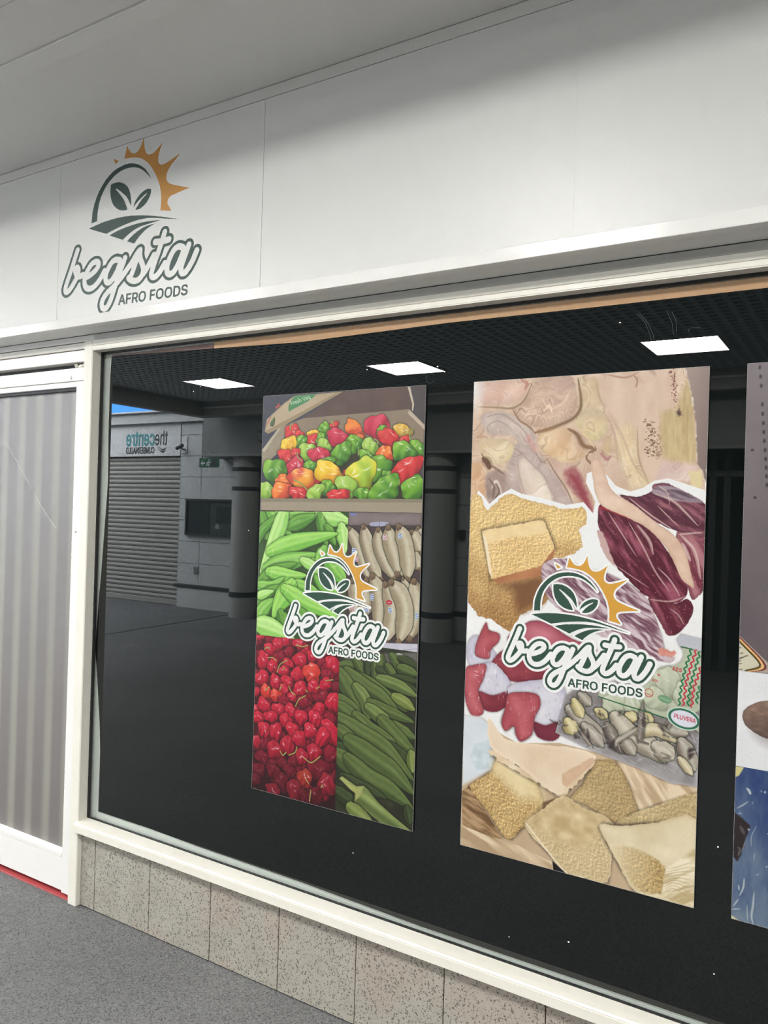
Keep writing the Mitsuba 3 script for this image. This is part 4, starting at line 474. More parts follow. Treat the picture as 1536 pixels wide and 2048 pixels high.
add('notice_case__white_card', wallpoly(Polygon([(-8.415, 1.225), (-8.31, 1.225), (-8.33, 1.28), (-8.365, 1.30), (-8.40, 1.28)]), YO + 0.015, YO + 0.018), 'bulkhead')
add('wall_vent', join(bx(-8.83, -8.73, YO - 0.001, YO + 0.012, 0.526, 0.642, 0.003), *[bx(-8.82, -8.74, YO + 0.011, YO + 0.018, 0.54 + 0.018 * i, 0.548 + 0.018 * i) for i in range(5)]), 'bulkhead', label='small grey louvred vent low on the white opposite wall', cat='vent')
tag('socket_box', 'small dark box on the opposite wall right of the second column', 'junction box')
add('socket_box__body', bx(-4.35, -4.27, YO - 0.001, YO + 0.06, 1.245, 1.358, 0.006), 'charcoal')
tag('security_camera', 'small dark security camera on a white bracket beside the centre sign', 'security camera')
add('security_camera__plate', bx(-9.165, -9.04, YO - 0.001, YO + 0.012, 2.36, 2.62, 0.003), 'sign_white')
cm = trimesh.creation.cylinder(0.028, 0.13, sections=20)
cm.apply_transform(trimesh.transformations.rotation_matrix(math.radians(70), (0, 1, 0)))
cm.apply_translation((-9.11, YO + 0.10, 2.455))
add('security_camera__body', cm, 'charcoal', 40)
add('security_camera__arm', tube([(-9.085, YO + 0.005, 2.42), (-9.085, YO + 0.06, 2.42), (-9.09, YO + 0.10, 2.45)], 0.012, 8), 'charcoal')

# exit sign hung below the bulkhead
tag('exit_sign', 'green emergency exit sign with white arrow and running man under the bulkhead', 'exit sign')
ex, ez, ey = -8.12, 2.17, -6.262
add('exit_sign__plate', bx(ex - 0.19, ex + 0.19, ey - 0.012, ey, ez - 0.06, ez + 0.075, 0.002), 'exit_green')
for hx in (ex - 0.15, ex + 0.14):
    add('exit_sign__hanger', bx(hx, hx + 0.01, ey - 0.012, ey - 0.004, ez + 0.06, 2.27), 'charcoal')
def exit_shape(pts): return wallpoly(Polygon([(ex + x, ez + z) for x, z in pts]), ey - 0.0005, ey + 0.0015)
add('exit_sign__arrow', exit_shape([(-.165, .0), (-.125, .04), (-.108, .04), (-.132, .012), (-.075, .012), (-.075, -.012), (-.132, -.012), (-.108, -.04), (-.125, -.04)]), 'sign_white')
man = unary_union([LineString(l).buffer(0.008) for l in ([(-.005, .02), (-.015, -.012)], [(-.015, -.012), (.008, -.028), (.004, -.05)], [(-.015, -.012), (-.035, -.03), (-.055, -.032)], [(-.005, .02), (-.032, .012), (-.04, -.004)], [(-.005, .02), (.02, .006), (.03, .016)])] + [Polygon([(0.002 + .012 * math.cos(a), .044 + .012 * math.sin(a)) for a in np.arange(16) * math.pi / 8])])
add('exit_sign__running_man', wallpoly(affinity.translate(man, ex, ez), ey - 0.0005, ey + 0.0015), 'sign_white')
add('exit_sign__doorway', wallpoly(affinity.translate(sbox(.045, -.05, .15, .055), ex, ez), ey - 0.0005, ey + 0.001), 'charcoal')

# dark shop entrance further right
add('door_3', join(bx(-2.4, 1.6, -8.6, -8.55, 0.0, 2.9), bx(-2.45, -2.4, -8.6, YO, 0.0, 2.9), bx(1.6, 1.65, -8.6, YO, 0.0, 2.9)), 'bulkhead_dark', kind='structure', label='dark recessed shop entrance')
for x0 in (-2.38, -1.50, -1.36, -0.6, 0.3, 1.2):
    add('door_3__mullion', bx(x0, x0 + 0.07, YO - 0.10, YO - 0.03, 0.0, 2.27, 0.003), 'bulkhead_dark')
add('door_3__transom', bx(-2.4, 1.6, YO - 0.10, YO - 0.03, 2.02, 2.08, 0.003), 'bulkhead')
add('wall_right', bx(1.65, 6.0, YO - 0.3, YO, 0.0, 3.0), 'wall_white', kind='structure')
add('wall_end_right', bx(6.0, 6.2, -9.5, 0.4, 0.0, 3.4), 'wall_white', kind='structure')
add('wall_front_right', bx(2.52, 6.0, 0.0, 0.2, 0.0, 2.157), 'wall_white', kind='structure')

# rooflit arcade at the left end
add('wall_end_left', bx(-17.2, -17.0, -9.5, 0.4, 0.0, 5.2), 'wall_white', kind='structure')
add('wall_front_left', bx(-17.0, -8.0, 0.0, 0.2, 0.0, 5.2), 'wall_white', kind='structure')
add('wall_above_beam', bx(-8.12, -8.02, -9.5, 0.4, 3.4, 5.2), 'wall_white', kind='structure')
add('ceiling_arcade', join(bx(-17.2, -8.0, -9.5, -6.2, 5.0, 5.2), bx(-17.2, -8.0, -2.0, 0.4, 5.0, 5.2), bx(-17.2, -15.5, -6.2, -2.0, 5.0, 5.2), bx(-9.5, -8.0, -6.2, -2.0, 5.0, 5.2)), 'wall_white', kind='structure')
v = np.array([(-15.5, -6.2, 5.05), (-15.5, -2.0, 5.05), (-9.5, -2.0, 5.05), (-9.5, -6.2, 5.05)])
add('window_2', trimesh.Trimesh(v, [[0, 1, 2], [0, 2, 3]], process=False), 'lamp', kind='structure', label='opal rooflight over the far arcade', emitter={'type': 'area', 'radiance': rgb((ROOFLIGHT * 0.93, ROOFLIGHT * 0.99, ROOFLIGHT * 1.05))})
# ------------------------------------------------------------------ the printed posters on the glass
def lin(c):
    c = np.asarray(c, float) / 255.0
    return np.where(c <= 0.04045, c / 12.92, ((c + 0.055) / 1.055) ** 2.4)

class Print:
    """Ink on a poster: one colour per vertex of the poster's fine front grid; x to the right, y down, in millimetres."""
    def __init__(self, w, h, xs, ys):
        self.w, self.h, self.xs, self.ys = w, h, xs, ys
        self.X, self.Y = np.meshgrid(xs, ys)
        self.C = np.zeros(self.X.shape + (3,))
        self.mask = None
    def box(self, x0, x1, y0, y1):
        i0, i1 = np.searchsorted(self.xs, [x0, x1])
        j0, j1 = np.searchsorted(self.ys, [y0, y1])
        return slice(j0, j1), slice(i0, i1)
    def put(self, s, a, c):
        if self.mask is not None: a = a * self.mask[s]
        a = a[..., None]
        self.C[s] = self.C[s] * (1 - a) + np.asarray(c, float) * a
    def sdf(self, pts, s):
        """Signed distance to the polygon, positive inside."""
        X, Y = self.X[s], self.Y[s]
        d = np.full(X.shape, 1e9)
        inside = np.zeros(X.shape, bool)
        p = np.asarray(pts, float)
        for (x0, y0), (x1, y1) in zip(p, np.roll(p, -1, 0)):
            ex, ey = x1 - x0, y1 - y0
            t = np.clip(((X - x0) * ex + (Y - y0) * ey) / (ex * ex + ey * ey + 1e-9), 0, 1)
            d = np.minimum(d, (X - x0 - t * ex) ** 2 + (Y - y0 - t * ey) ** 2)
            if abs(ey) > 1e-9:
                inside ^= ((y0 > Y) != (y1 > Y)) & (X < (Y - y0) * ex / ey + x0)
        d = np.sqrt(d)
        return np.where(inside, d, -d)
    def poly(self, pts, col, soft=0.9, rough=0.0, tex=None, rim=None, seed=0):
        """col: a colour or fn(X, Y, sd) -> colour; rim = (colour, width, strength) darkens or lightens the edge."""
        p = np.asarray(pts, float)
        m = soft + rough + 2
        s = self.box(p[:, 0].min() - m, p[:, 0].max() + m, p[:, 1].min() - m, p[:, 1].max() + m)
        if self.X[s].size == 0: return
        X, Y = self.X[s], self.Y[s]
        sd = self.sdf(p, s)
        if rough: sd = sd + rough * (nz(X, Y, 0.12, seed) - 0.5) * 2 + 0.5 * rough * (nz(X, Y, 0.4, seed + 5) - 0.5) * 2
        a = np.clip(sd / soft + 0.5, 0, 1)
        c = col(X, Y, sd) if callable(col) else np.broadcast_to(np.asarray(col, float), X.shape + (3,))
        if rim:
            r = (np.exp(-np.maximum(sd, 0) / rim[1]) * rim[2])[..., None]
            c = c * (1 - r) + np.asarray(rim[0], float) * r
        self.put(s, a, c)
    def shade(self, pts, grow, strength):
        """Printed soft shadow round an item in the picture."""
        p = np.asarray(pts, float)
        s = self.box(p[:, 0].min() - grow, p[:, 0].max() + grow, p[:, 1].min() - grow, p[:, 1].max() + grow)
        if self.X[s].size == 0: return
        sd = self.sdf(p, s)
        self.put(s, strength * np.clip(1 + sd / grow, 0, 1) ** 2, (18, 14, 12))
    def along(self, pts, s):
        """(distance along 0-1, signed offset) to a polyline."""
        p = smooth_line(pts)
        X, Y = self.X[s], self.Y[s]
        seg = np.hypot(*np.diff(p, axis=0).T)
        cum = np.r_[0, np.cumsum(seg)]
        best, T_, O = np.full(X.shape, 1e9), np.zeros(X.shape), np.zeros(X.shape)
        for k in range(len(p) - 1):
            e = p[k + 1] - p[k]
            t = ((X - p[k, 0]) * e[0] + (Y - p[k, 1]) * e[1]) / (e @ e + 1e-9)
            lo, hi = (-9 if k == 0 else 0), (9 if k == len(p) - 2 else 1)
            tc = np.clip(t, 0, 1)
            dx, dy = X - p[k, 0] - tc * e[0], Y - p[k, 1] - tc * e[1]
            d = np.hypot(dx, dy)
            m = d < best
            best = np.where(m, d, best)
            T_ = np.where(m, (cum[k] + np.clip(t, lo, hi) * seg[k]) / cum[-1], T_)
            O = np.where(m, ((X - p[k, 0]) * -e[1] + (Y - p[k, 1]) * e[0]) / (seg[k] + 1e-9), O)
        return T_, O, cum[-1]
    def line(self, pts, w, col, a=1.0, taper=False):
        p = np.asarray(pts, float)
        s = self.box(p[:, 0].min() - w - 2, p[:, 0].max() + w + 2, p[:, 1].min() - w - 2, p[:, 1].max() + w + 2)
        if self.X[s].size == 0: return
        t, o, L = self.along(p, s)
        r = w / 2 * (np.sqrt(np.clip(1 - (2 * t - 1) ** 2, 0, 1)) if taper else np.ones_like(t))
        out = np.maximum(np.maximum(-t, t - 1), 0) * L
        self.put(s, a * np.clip((r - np.hypot(o, out)) / 0.9 + 0.5, 0, 1), col)
    def pod(self, pts, w, dark, mid, light, ridge=3, tip=0.75, blunt=0.55, seed=0, shadow=0.75, gloss=0.25):
        """A ribbed pod: blunt at its first point and pointed at its last."""
        p = np.asarray(pts, float)
        m = w / 2 + 9
        s = self.box(p[:, 0].min() - m, p[:, 0].max() + m, p[:, 1].min() - m, p[:, 1].max() + m)
        if self.X[s].size == 0: return
        t, o, L = self.along(p, s)
        tc = np.clip(t, 0, 1)
        r = w / 2 * np.minimum(blunt + (1 - blunt) * np.clip(tc / 0.18, 0, 1) ** 0.7, np.clip((1.0 - tc) / tip, 0, 1) ** 0.62 + 0.02)
        out = np.maximum(np.maximum(-t, t - 1), 0) * L
        d = np.hypot(o, out) - r
        self.put(s, shadow * np.clip(1 - d / 7, 0, 1) ** 2, (14, 20, 8))
        q = np.clip(o / (r + 1e-6), -1, 1)
        z = np.sqrt(1 - q * q)
        rid = 0.5 + 0.5 * np.cos((q * 0.9 + 0.12 * np.sin(seed)) * math.pi * ridge)
        lit = 0.30 + 0.55 * np.clip(0.8 * z - 0.45 * q * np.sign(p[-1, 0] - p[0, 0] + 1e-6), 0, 1) + 0.22 * (rid - 0.5) + 0.10 * (nz(self.X[s], self.Y[s], 0.09, seed) - 0.5)
        lit = np.clip(lit, 0, 1)[..., None]
        c = np.where(lit < 0.5, np.asarray(dark) + (np.asarray(mid, float) - dark) * lit * 2, np.asarray(mid) + (np.asarray(light, float) - mid) * (lit - 0.5) * 2)
        sp = gloss * np.exp(-((q + 0.25) / 0.13) ** 2) * np.clip(nz(tc * 9 + seed, q * 0, 1.0, seed) * 1.8 - 0.6, 0, 1) * (tc > 0.08) * (tc < 0.9)
        c = c + (np.array([235, 245, 225]) - c) * sp[..., None]
        self.put(s, np.clip(-d / 0.9 + 0.5, 0, 1), c)
    def bonnet(self, x, y, w, h, dark, mid, light, seed, shadow=0.8, gloss=0.85, lobes=3.0, hue2=None):
        """A wrinkled bonnet pepper."""
        g = np.random.default_rng(seed)
        m = max(w, h) * 0.75 + 6
        s = self.box(x - m, x + m, y - m, y + m)
        if self.X[s].size == 0: return
        a0 = g.uniform(-0.7, 0.7)
        dx, dy = (self.X[s] - x), (self.Y[s] - y)
        u = (dx * math.cos(a0) + dy * math.sin(a0)) / (w / 2)
        v = (-dx * math.sin(a0) + dy * math.cos(a0)) / (h / 2)
        th, rho = np.arctan2(v, u), np.hypot(u, v)
        ph = g.uniform(0, 6.28, 4)
        R = 0.95 + 0.085 * np.cos(3 * th + ph[0]) + 0.05 * np.cos(5 * th + ph[1]) + 0.03 * np.cos(8 * th + ph[2])
        q = rho / R
        sc = min(w, h) / 2
        self.put(s, shadow * np.clip(1 - (q - 1) * sc / 6, 0, 1) ** 2, (16, 8, 6))
        qq = np.clip(q, 0, 1)
        z = np.sqrt(1 - qq ** 2)
        fold = np.cos(lobes * math.pi * (u * (0.75 + 0.25 * z) + 0.22 * np.sin(2.2 * v + ph[3]) + ph[2]))
        groove = np.clip(fold, -1, 1) * (0.35 + 0.65 * qq)
        nx, ny = u * 0.85 + 0.28 * np.sin(lobes * math.pi * (u + ph[2])) , v * 0.85
        nrm = np.sqrt(nx ** 2 + ny ** 2 + (z + 0.25) ** 2)
        # the print's own studio light from upper left
        dif = (-0.30 * (nx * math.cos(a0) - ny * math.sin(a0)) - 0.62 * (nx * math.sin(a0) + ny * math.cos(a0)) + 0.70 * (z + 0.25)) / nrm
        lit = np.clip(0.18 + 0.62 * dif + 0.13 * groove, 0, 1)[..., None]
        mid = np.asarray(mid, float)
        if hue2 is not None:
            k = np.clip(0.5 + 0.9 * np.sin(u * 3.2 + v * 1.7 + ph[0]), 0, 1)[..., None]
            mid = mid * (1 - k) + np.asarray(hue2, float) * k
        c = np.where(lit < 0.55, np.asarray(dark) + (mid - dark) * lit / 0.55, mid + (np.asarray(light, float) - mid) * (lit - 0.55) / 0.45)
        for k in range(int(g.integers(3, 6))):
            hx, hy = g.uniform(-0.5, 0.45), g.uniform(-0.62, 0.15)
            aa = g.uniform(-0.9, 0.9)
            du, dv = u - hx, v - hy
            e1, e2 = du * math.cos(aa) + dv * math.sin(aa), -du * math.sin(aa) + dv * math.cos(aa) + 0.9 * du * du
            l1, l2 = g.uniform(0.10, 0.26), g.uniform(0.03, 0.07)
            sp = gloss * g.uniform(0.35, 1) * np.exp(-(e1 / l1) ** 2 - (e2 / l2) ** 2)
            c = c + (np.array([252, 248, 244]) - c) * sp[..., None]
        self.put(s, np.clip((1 - q) * sc / 0.9 + 0.5, 0, 1), c)
    def grain(self, amount, scale, seed):
        self.C *= (1 + amount * (nz(self.X, self.Y, scale, seed) - 0.5))[..., None]

def nz(x, y, f, seed=0):
    return meshkit.noise(np.stack([x * f, y * f, np.full_like(np.asarray(x, float), 0.37)], -1), seed)
def fb(x, y, f, octaves=4, seed=0):
    return meshkit.fbm(np.stack([x * f, y * f, np.full_like(x, 0.61)], -1), octaves, seed)
def smooth_line(pts, n=5):
    p = np.asarray(pts, float)
    if len(p) < 3: return p
    q = np.vstack([2 * p[0] - p[1], p, 2 * p[-1] - p[-2]])
    out = []
    for k in range(1, len(q) - 2):
        for t in np.arange(n) / n:
            a, b, c, d = q[k - 1:k + 3]
            out.append(0.5 * (2 * b + (c - a) * t + (2 * a - 5 * b + 4 * c - d) * t * t + (3 * b - 3 * c + d - a) * t ** 3))
    return np.array(out + [p[-1]])
def organic(p, n=4):
    """A closed outline rounded through its points."""
    q = np.asarray(p, float)
    out = []
    for k in range(len(q)):
        a, b, c, d = q[k - 1], q[k], q[(k + 1) % len(q)], q[(k + 2) % len(q)]
        for t in np.arange(n) / n:
            out.append(0.5 * (2 * b + (c - a) * t + (2 * a - 5 * b + 4 * c - d) * t * t + (3 * b - 3 * c + d - a) * t ** 3))
    return np.array(out)
def mixc(a, b, t):
    return np.asarray(a, float) * (1 - t[..., None]) + np.asarray(b, float) * t[..., None]
def ramp(x, a, b):
    return np.clip((x - a) / (b - a), 0, 1)
def ellipse(x, y, w, h, n=28, rot=0.0):
    a = np.arange(n) * 2 * math.pi / n
    c, s = w / 2 * np.cos(a), h / 2 * np.sin(a)
    return np.c_[x + c * math.cos(rot) - s * math.sin(rot), y + c * math.sin(rot) + s * math.cos(rot)]
def word(pr, text, base, col, bold=True):
    """A printed word from base[0] to base[1], its capitals reaching up to base[2]."""
    t = meshkit.text_mesh(text, 10.0, 0.1, bold)
    outl = []
    sec = t.section(plane_origin=(0, 0, 0.05), plane_normal=(0, 0, 1))
    b = np.asarray(base, float)
    x0, x1 = t.bounds[0, 0], t.bounds[1, 0]
    y1 = t.bounds[1, 1]
    ex, ey = (b[1] - b[0]) / (x1 - x0), (b[2] - b[0]) / y1
    polys = [np.array(d)[:, :2] for d in sec.discrete]
    polys = [b[0] + (p[:, :1] - x0) * ex + p[:, 1:2] * ey for p in polys]
    sh = Polygon()
    for p in sorted((Polygon(p).buffer(0) for p in polys), key=lambda g: -g.area):
        sh = sh.symmetric_difference(p)
    bb = sh.bounds
    s = pr.box(bb[0] - 2, bb[2] + 2, bb[1] - 2, bb[3] + 2)
    pts = shapely.points(np.stack([pr.X[s].ravel(), pr.Y[s].ravel()], -1))
    d = np.where(shapely.contains(sh, pts), shapely.distance(sh.boundary, pts), -shapely.distance(sh, pts)).reshape(pr.X[s].shape)
    pr.put(s, np.clip(d / 0.9 + 0.5, 0, 1), col)

GREENS = dict(d=((24, 52, 16), (66, 122, 38), (120, 178, 70)), m=((40, 84, 24), (94, 160, 56), (160, 212, 104)), b=((52, 104, 28), (112, 182, 66), (176, 224, 112)), h=((66, 116, 40), (140, 200, 92), (206, 238, 158)))
OLIVES = dict(d=((14, 20, 10), (38, 48, 24), (64, 78, 42)), m=((20, 28, 12), (60, 76, 36), (100, 118, 60)), b=((38, 48, 16), (94, 110, 50), (140, 152, 84)), h=((26, 36, 14), (74, 92, 44), (124, 142, 78)))
PEPPER = dict(r=((92, 10, 18), (196, 40, 44), (232, 84, 78), None), p=((88, 10, 30), (188, 34, 62), (226, 92, 110), None), g=((22, 62, 14), (92, 150, 34), (158, 204, 84), (70, 130, 36)), l=((56, 92, 24), (142, 184, 66), (196, 222, 128), None),
              y=((150, 96, 8), (232, 188, 40), (250, 222, 104), (222, 160, 36)), v=((110, 112, 10), (206, 200, 44), (238, 232, 104), (150, 186, 50)), a=((132, 88, 20), (214, 160, 54), (238, 206, 116), (178, 150, 70)), o=((136, 44, 12), (226, 112, 40), (246, 168, 84), (206, 72, 44)), s=((130, 50, 10), (230, 150, 46), (248, 200, 100), (206, 62, 50)))

def paint_vegetables(P):
    D = DATA
    sp1, sp2 = np.array(D['split_1']), np.array(D['split_2'])
    yr = lambda x, a, b: a[1] + (x - a[0]) * (b[1] - a[1]) / (b[0] - a[0])
    top = P.Y < yr(P.X, sp1[0], sp1[1])
    xs_up = yr(P.Y, sp1[2][::-1], sp1[3][::-1])          # edge between okra and bananas
    xs_lo = yr(P.Y, sp2[2][::-1], sp2[3][::-1])          # edge between red peppers and dark okra
    y_left = yr(P.X, sp2[0], sp2[1])
    tray_y = np.array(D['dark_frame'])[1][1]
    left_up = ~top & (P.X < xs_up) & (P.Y < y_left)
    right_up = ~top & (P.X >= xs_up) & (P.Y < tray_y)
    left_lo = (P.X < xs_lo) & (P.Y >= y_left)
    right_lo = (P.X >= xs_lo) & (P.Y >= tray_y)
    f = lambda m: m.astype(float)
    # box of bonnet peppers
    P.mask = f(top)
    B = D['box']
    P.C[:] = mixc((48, 50, 66), (66, 58, 60), ramp(P.X, 60, 420))
    P.poly(B['underside'], lambda X, Y, d: mixc((70, 50, 46), (98, 76, 68), fb(X, Y, .02, 3, 4)), 2)
    P.poly(B['wall'], lambda X, Y, d: mixc((96, 82, 68), (146, 128, 108), np.clip(0.75 - ramp(Y, 150, 330) * .6 + .3 * (fb(X, Y, .03, 3, 2) - .5), 0, 1)), 2)
    P.poly(B['right'], (182, 166, 146), 2)
    P.poly(B['left'], lambda X, Y, d: mixc((128, 116, 94), (158, 146, 124), fb(X, Y, .03, 3, 9)), 2)
    P.poly(B['left_edge'], (176, 166, 146), 2)
    P.poly(B['lid'], lambda X, Y, d: mixc((168, 148, 118), (184, 166, 138), fb(X, Y, .03, 3, 1)), 1.5, rim=((120, 100, 76), 3, .5))
    P.poly(B['lid_edge'], (148, 128, 98), 1.5)
    P.poly(B['label'], (62, 128, 78), 1.5)
    word(P, 'Fresh Veg', D['fresh'], (206, 220, 196), False)
    l0 = np.array(B['lid'])
    P.bonnet(l0[0][0] + 34, l0[0][1] - 30, 18, 34, (30, 44, 20), (70, 88, 50), (100, 116, 76), 5, 0, 0)
    P.line([l0[0] + (8, -20), l0[0] + (26, -52)], 4, (172, 80, 66), .8, True)
    P.line([l0[0] + (40, -78), l0[0] + (66, -84)], 5, (196, 70, 60), .9, True)
    P.line([l0[0] + (46, -72), l0[0] + (60, -94)], 4, (196, 70, 60), .9, True)
    P.poly(B['string'], (188, 176, 158), 1.2)
    x0, x1, y0, y1 = 30, 600, 215, 400
    g = np.random.default_rng(11)
    P.poly([(40, 330), (80, 250), (140, 200), (300, 178), (480, 170), (585, 220), (600, 400), (10, 400), (10, 340)], (44, 40, 18), 14, 6)
    for k, (x, y, w, h, c) in enumerate(D['bonnets']):
        d, m, l, h2 = PEPPER[c]
        P.bonnet(x, y, w * 1.14, h * 1.14, d, m, l, 100 + k, 0.6, 0.9, 2.2 + 1.6 * g.random(), h2)
    for s in D['bonnet_stems']:
        P.line(smooth_line(s), 4.2, (96, 118, 50))
        P.line(smooth_line(s) + (-.8, -.8), 1.5, (170, 184, 110))
    P.poly(B['front'], lambda X, Y, d: mixc((150, 138, 118), (186, 176, 156), np.clip(ramp(Y, 415, 440) - ramp(Y, 455, 490) * .5 + .3 * (fb(X, Y, .05, 3, 3) - .5), 0, 1)), 1.5)
    P.poly(B['front_edge'], (128, 118, 98), 3)
    # bright okra
    P.mask = f(left_up)
    P.put((slice(None), slice(None)), np.ones(P.X.shape), mixc((26, 44, 14), (58, 98, 34), fb(P.X, P.Y, .03, 3, 6)))
    for k, (pts, w, c) in enumerate(D['okra_bright']):
        P.pod(pts, w * 1.12, *GREENS[c], ridge=3.2, tip=.62, blunt=.62, seed=k, shadow=.6, gloss=.3)
    for pts, w, c in D['okra_bright']:
        if c in 'bh':
            p = np.asarray(pts, float)
            e = (p[1] - p[0]) / np.hypot(*(p[1] - p[0]))
            n = np.array([-e[1], e[0]])
            P.line([p[0] + e * 8 - n * w * .3, p[0] + e * 11, p[0] + e * 8 + n * w * .3], 3.0, (196, 222, 140), .7, True)
    # plantains
    P.mask = f(right_up)
    P.put((slice(None), slice(None)), np.ones(P.X.shape), mixc((46, 36, 38), (74, 58, 58), fb(P.X, P.Y, .02, 3, 8)))
    Z = D['banana_back']
    P.poly(Z['box'], lambda X, Y, d: mixc((112, 98, 100), (136, 124, 122), fb(X, Y, .03, 3, 8)), 3, rim=((80, 66, 68), 8, .5))
    P.poly(Z['hole'], (158, 158, 184), 1.5)
    h = np.array(Z['hole'])
    P.line([h[2], h[6]], 1.6, (90, 84, 96))
    P.poly(Z['ovals'], (108, 112, 160), 1.5)
    P.poly(ellipse(485, 478, 42, 16), (112, 116, 156), 1.5)
    for k, (pts, w) in enumerate(D['bananas']):
        P.pod(pts, w, (84, 70, 52), (158, 144, 118), (204, 196, 174), ridge=2.0, tip=.28, blunt=.35, seed=k, shadow=.85, gloss=.12)
        p = np.asarray(pts, float)
        for q in (p[0], p[-1]):
            P.bonnet(q[0], q[1], w * .42, w * .42, (56, 40, 28), (106, 84, 62), (130, 110, 88), k, 0.1, 0)
        g2 = np.random.default_rng(k)
        for _ in range(5):
            t = g2.uniform(.2, .85)
            q = smooth_line(p)[int(t * (len(smooth_line(p)) - 1))] + g2.uniform(-.25, .25, 2) * w
            P.line([q, q + g2.uniform(-5, 5, 2)], 1.4, (88, 66, 48), .7, True)
    for k, (x, y, w, h) in enumerate(D['stickers']):
        if k == 0:
            P.poly(ellipse(x, y, w, h), (176, 38, 56), 1.0)
            P.line([(x - 5, y), (x + 5, y)], 1.5, (230, 210, 210))
        else:
            P.poly([(x - w / 2, y - h / 2), (x + w / 2, y - h / 2 + 2), (x + w / 2 - 1, y + h / 2), (x - w / 2, y + h / 2)], (206, 214, 226), 1.2)
            for j in range(3):
                yy = y - h * .3 + j * h * .3
                P.line([(x - w * .32, yy), (x + w * .32, yy + 1)], h * .16, (70, 96, 160) if k % 3 else (176, 60, 70), .85)
    P.poly(Z['tray'], lambda X, Y, d: mixc((176, 172, 190), (206, 204, 216), fb(X, Y, .05, 3, 8)), 1.5)
    tr = np.array(Z['tray'])
    P.line([tr[0] + (30, 24), tr[1] + (0, 14)], 1.6, (138, 132, 150))
    # red bonnets
    P.mask = f(left_lo)
    P.put((slice(None), slice(None)), np.ones(P.X.shape), mixc((40, 4, 12), (92, 14, 26), fb(P.X, P.Y, .035, 3, 6)) * (1 - .5 * ramp(P.Y, 1120, 1296))[..., None])
    RED = dict(r=((84, 4, 18), (174, 18, 44), (214, 52, 70)), d=((56, 4, 14), (122, 10, 32), (158, 26, 48)), o=((112, 18, 18), (196, 44, 40), (226, 92, 72)))
    g = np.random.default_rng(21)
    for k in range(130):
        x, y = g.uniform(-10, 330), g.uniform(770, 1290)
        P.bonnet(x, y, g.uniform(30, 46), g.uniform(36, 54), (44, 2, 10), (104, 10, 28), (136, 22, 40), 800 + k, 0.5, 0.2, 2.4)
    for k, (x, y, w, h, c) in enumerate(D['red_bonnets']):
        dk = 1 - .38 * float(ramp(y, 1080, 1280))
        d, m, l = (tuple(np.array(q) * dk) for q in RED[c])
        P.bonnet(x, y, w * 1.18, h * 1.16, d, m, l, 400 + k, 0.62, 0.75 if c != 'd' else 0.3, 2.0 + (k % 3) * .6)
    for s in D['red_stems']:
        P.line(smooth_line(s), 4.0, (110, 104, 48))
        P.line(smooth_line(s) + (-.7, -.7), 1.6, (190, 182, 112))
    # dark okra
    P.mask = f(right_lo)
    P.put((slice(None), slice(None)), np.ones(P.X.shape), mixc((20, 22, 14), (52, 56, 34), fb(P.X, P.Y, .03, 3, 2)))
    fr = np.array(D['dark_frame'])
    P.poly([fr[0], fr[1], fr[1] + (0, 46), fr[0] + (60, 30)], (92, 90, 84), 8)
    P.poly(ellipse(fr[1][0] - 62, fr[1][1] + 18, 34, 16), (206, 206, 196), 1.5)
    for k, (pts, w, c) in enumerate(D['okra_dark']):
        P.pod(pts, w * 1.05, *OLIVES[c], ridge=2.6, tip=.42, blunt=.7, seed=40 + k, shadow=.8, gloss=.08)
    big = D['okra_big']
    P.shade(big, 12, .8)
    def bigcol(X, Y, d):
        a, b = np.array(big[0]), np.array(big[7])
        e = (b - a) / np.hypot(*(b - a))
        o = (X - a[0]) * -e[1] + (Y - a[1]) * e[0]
        return mixc((60, 76, 34), (142, 158, 92), np.clip(.62 - o / 120 + .25 * np.cos(o * .16) + .2 * (fb(X, Y, .05, 3, 5) - .5), 0, 1))
    P.poly(big, bigcol, 1.2, rim=((40, 50, 20), 3, .4))
    P.poly(D['okra_cap'], lambda X, Y, d: mixc((128, 134, 70), (188, 192, 122), fb(X, Y, .04, 3, 5)), 1.2, rim=((90, 96, 46), 3, .5))
    P.mask = None
    P.grain(0.07, 0.5, 3)
    P.C = 10 + P.C * 0.96

